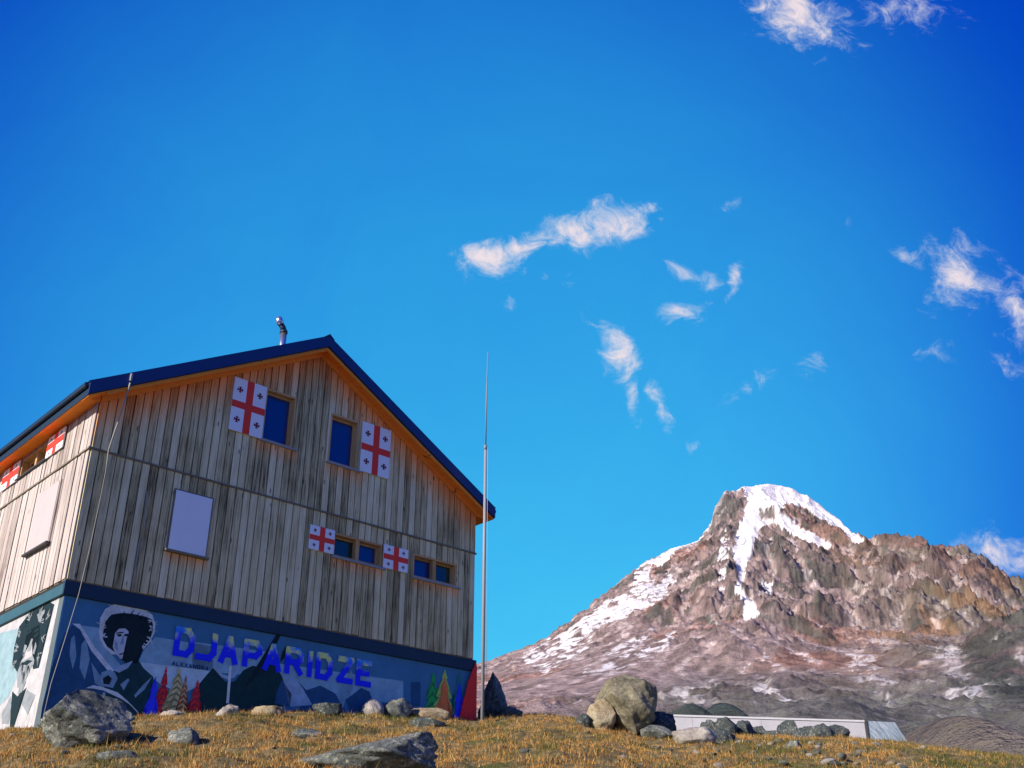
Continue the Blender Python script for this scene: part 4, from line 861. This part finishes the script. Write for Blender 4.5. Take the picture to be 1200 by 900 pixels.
# row of dark stones in front of the long pale wall
for k in range(9):
    rr = random.Random(90 + k); y = 38.5 + rr.uniform(-0.6, 0.8); u = 0.176 + k * 0.0140
    boulder(u * y, y, rr.uniform(0.75, 1.05), 0.8, rr.uniform(0.62, 0.85) - (0.2 if k in (3, 4) else 0), 'dark', 'dark stone of the rough row before the long pale wall', 60 + k, sub=4, lump=0.15, group='dark stones before the pale wall')
# loose stones scattered over the turf
rr = random.Random(5); stones = [rock_verts(200 + k, (1, 1, 0.7), sub=2, cuts=6) for k in range(6)]
smesh = []
for k, (P, F) in enumerate(stones):
    o_ = from_arrays('stone', P, F, RM[('grey', 'pale', 'grey', 'dark', 'tan', 'grey')[k]]); smesh.append(o_.data); bpy.data.objects.remove(o_)
def in_hut(x, y, pad=0.25):
    dx_, dy_ = x - HO[0], y - HO[1]; a = dx_ * math.cos(HR) + dy_ * math.sin(HR); b = -dx_ * math.sin(HR) + dy_ * math.cos(HR)
    return -pad < a < WID + pad and -pad < b < LEN + pad
cnt = 0
while cnt < 170:
    patch = cnt % 3 == 0
    y = rr.uniform(14, 26); u = rr.uniform(-0.46, 0.46) if not patch else rr.gauss(0.27, 0.05)
    if patch: y = rr.uniform(16, 23)
    x = u * y
    if in_hut(x, y): continue
    s_ = rr.uniform(0.05, 0.13) * (1.4 if patch else 1)
    o_ = bpy.data.objects.new('stone', rr.choice(smesh)); col.objects.link(o_)
    o_.location = (x, y, float(ground_z(x, y)) + s_ * 0.18); o_.scale = (s_ * rr.uniform(0.9, 1.5), s_, s_ * rr.uniform(0.7, 1.1)); o_.rotation_euler = (rr.uniform(-.3, .3), rr.uniform(-.3, .3), rr.uniform(0, 6.28))
    tag(o_, 'small loose stone lying in the short turf', 'stone', 'loose stones in the turf'); cnt += 1

# ------------------------------------------------------------------ grass: short alpine turf, uncountable
def build_grass():
    rs = np.random.RandomState(11)
    N = 600000
    y = 11.0 + (rs.rand(N) ** 0.85) * 19.0; u = rs.uniform(-0.53, 0.53, N); x = u * y
    dx_, dy_ = x - HO[0], y - HO[1]; a = dx_ * math.cos(HR) + dy_ * math.sin(HR); b = -dx_ * math.sin(HR) + dy_ * math.cos(HR)
    clump = fbm(x * 2.6, y * 2.6, 3); zone = fbm(x * 0.55 + 3, y * 0.55, 3); fine = fbm(x * 7, y * 7, 2)
    keep = ~((a > 0.0) & (a < WID + 0.1) & (b > 0.0) & (b < LEN)) & (rs.rand(N) < np.clip(0.52 + 1.3 * clump + 0.5 * zone, 0.03, 1))
    x, y, clump, zone, fine, u = x[keep], y[keep], clump[keep], zone[keep], fine[keep], u[keep]; n = len(x)
    z = ground_z(x, y) - 0.012
    h = (0.030 + 0.055 * rs.rand(n) ** 2) * (1 + 0.9 * np.clip(clump, -0.5, 1)); h *= np.where(rs.rand(n) < 0.015, 2.2, 1)
    w_ = 0.006 + 0.010 * rs.rand(n); ang = rs.rand(n) * 2 * np.pi; lean = rs.rand(n) * 0.9 * h; la = rs.rand(n) * 2 * np.pi
    V = np.zeros((n, 3, 3))
    V[:, 0] = np.stack([x - np.cos(ang) * w_ / 2, y - np.sin(ang) * w_ / 2, z], 1); V[:, 1] = np.stack([x + np.cos(ang) * w_ / 2, y + np.sin(ang) * w_ / 2, z], 1)
    V[:, 2] = np.stack([x + np.cos(la) * lean, y + np.sin(la) * lean, z + h], 1)
    pal = np.array([(0.47, 0.29, 0.09), (0.42, 0.22, 0.065), (0.55, 0.43, 0.20), (0.25, 0.18, 0.07), (0.075, 0.095, 0.028), (0.15, 0.165, 0.055)])
    green = sstep(zone + 0.5 * fine + 0.35 * sstep(u, 0.12, 0.42), 0.02, 0.42)
    r_ = rs.rand(n); idx = np.where(r_ < 0.36, 0, np.where(r_ < 0.60, 1, np.where(r_ < 0.78, 2, 3)))
    idx = np.where(rs.rand(n) < 0.10 + 0.72 * green, np.where(rs.rand(n) < 0.5, 4, 5), idx)
    C = pal[idx] * np.array([1.22, 1.03, 0.82]) * rs.uniform(0.7, 1.3, n)[:, None]
    o = from_arrays('grass', V.reshape(-1, 3), np.arange(n * 3).reshape(n, 3), None, None, False)
    color_attr(o, 'blade', np.repeat(C, 3, axis=0))
    return o
m_gr, t = new_mat('grass_blades'); at = t.new('ShaderNodeAttribute'); at.attribute_name = 'blade'
finish(t, at.outputs['Color'], 0.8, None, 0.15)
tr = t.new('ShaderNodeBsdfTranslucent'); t.put(tr.inputs[0], at.outputs['Color'])
mx = t.new('ShaderNodeMixShader'); mx.inputs[0].default_value = 0.25; t.l.new(t.b.outputs[0], mx.inputs[1]); t.l.new(tr.outputs[0], mx.inputs[2])
t.l.new(mx.outputs[0], m_gr.node_tree.nodes['Material Output'].inputs[0])
grass = build_grass(); grass.data.materials.append(m_gr); tag(grass, 'short golden and green alpine grass', 'grass', kind='stuff')

# ------------------------------------------------------------------ flagpole, hanging cable, long pale wall
fx, fy = -0.0266 * 25.4, 25.4; fz = float(ground_z(fx, fy))
pole = empty('flagpole', (fx, fy, fz)); tag(pole, 'tall pale pole with a thin grey mast beside the hut corner', 'flagpole')
zt = 12.55 - fz; zm = 0.538 * 25.4 + EYE - fz
MB().tube([(0, 0, -0.3), (0, 0, 4.0), (0, 0, zt)], [0.042, 0.040, 0.034], 12).build('pole', M['pole'], pole)
MB().tube([(0, 0, zt - 0.1), (0, 0, zt + 0.02)], 0.042, 10).build('collar', M['mast'], pole)
MB().tube([(0.0, 0, zt), (0.01, 0, (zt + zm) / 2), (0.035, 0, zm)], [0.022, 0.019, 0.012], 8).build('mast', M['mast'], pole)
MB().tube([(0.085, -0.01, 0.9), (0.075, -0.01, zt * 0.5), (0.055, -0.01, zt - 0.05)], 0.006, 5).build('halyard', M['rope'], pole)
cb = MB().tube([(0.40, -0.385, 4.06), (0.37, -0.30, 3.5), (0.33, -0.16, 2.9), (0.32, -0.09, 2.66), (0.34, -0.085, 2.2), (0.33, -0.085, 1.5), (0.30, -0.09, 0.6), (0.24, -0.12, -0.3), (0.10, -0.22, -1.2), (-0.04, -0.34, -2.0), (-0.10, -0.42, -2.75)], [0.016, 0.016, 0.014, 0.011, 0.007, 0.006, 0.006, 0.006, 0.006, 0.006, 0.006], 6).build('hanging_cable', M['rope'])
cb.location = HO; cb.rotation_euler = (0, 0, HR); tag(cb, 'pale cable hanging from the roof verge down the timber wall to the turf', 'cable')

wy = 60.0
pw = empty('pale_wall', (0.118 * wy, wy, float(ground_z(0.118 * wy, wy, False)))); tag(pw, 'long low pale wall with a post near its streaked end, beyond the crest', 'wall')
bx_, bz_ = pw.location.x, pw.location.z
m_pw = plain('pale_render', (0.47, 0.45, 0.45), 0.8, 0.22, 0.6, bump=0.2)
m_pe, t = new_mat('streaked_sheet'); oc = t.new('ShaderNodeTexCoord').outputs['Object']; x, y, z = t.sep(oc)
sn = t.noise(t.comb(t.math('ADD', x, t.math('MULTIPLY', z, 0.8)), t.math('MULTIPLY', t.math('SUBTRACT', z, x), 0.12), 0), 6.0, 5, 0.7)
finish(t, t.ramp(sn, [(0.35, (0.13, 0.17, 0.20)), (0.5, (0.25, 0.30, 0.34)), (0.68, (0.46, 0.49, 0.51))]), 0.7)
def wtop(xw): return (0.1700 + (xw / wy - 0.118) * (0.1643 - 0.1700) / (0.316 - 0.118)) * wy + EYE - bz_
x0, x1, x2 = 0.100 * wy, 0.3150 * wy, 0.3455 * wy
n = 7; st = (x1 - x0) / n
for k in range(n):                         # wall bays
    p, q = x0 + k * st, x0 + (k + 1) * st - 0.012
    MB().hexa([(p - bx_, 0, -1.2), (q - bx_, 0, -1.2), (q - bx_, 0.25, -1.2), (p - bx_, 0.25, -1.2), (p - bx_, 0, wtop(p) - 0.1), (q - bx_, 0, wtop(q) - 0.1), (q - bx_, 0.25, wtop(q) - 0.1), (p - bx_, 0.25, wtop(p) - 0.1)]).build('wall_bay', m_pw, pw)
MB().hexa([(x0 - bx_, -0.05, wtop(x0) - 0.097), (x1 - bx_, -0.05, wtop(x1) - 0.097), (x1 - bx_, 0.3, wtop(x1) - 0.097), (x0 - bx_, 0.3, wtop(x0) - 0.097), (x0 - bx_, -0.05, wtop(x0)), (x1 - bx_, -0.05, wtop(x1)), (x1 - bx_, 0.3, wtop(x1)), (x0 - bx_, 0.3, wtop(x0))]).build('coping', plain('coping_white', (0.56, 0.54, 0.53), 0.8), pw)
MB().box(x1 + 0.005 - bx_, x1 + 0.12 - bx_, -0.08, 0.02, -1.0, wtop(x1) + 0.03).build('post', M['darksill'], pw)
MB().hexa([(x1 + 0.13 - bx_, 0, -1.2), (x2 + 0.9 - bx_, 0, -1.2), (x2 + 0.9 - bx_, 0.2, -1.2), (x1 + 0.13 - bx_, 0.2, -1.2), (x1 + 0.13 - bx_, 0, wtop(x1) - 0.03), (x2 - 0.2 - bx_, 0, wtop(x2) - 0.05), (x2 - 0.2 - bx_, 0.2, wtop(x2) - 0.05), (x1 + 0.13 - bx_, 0.2, wtop(x1) - 0.03)]).build('end_panel', m_pe, pw)
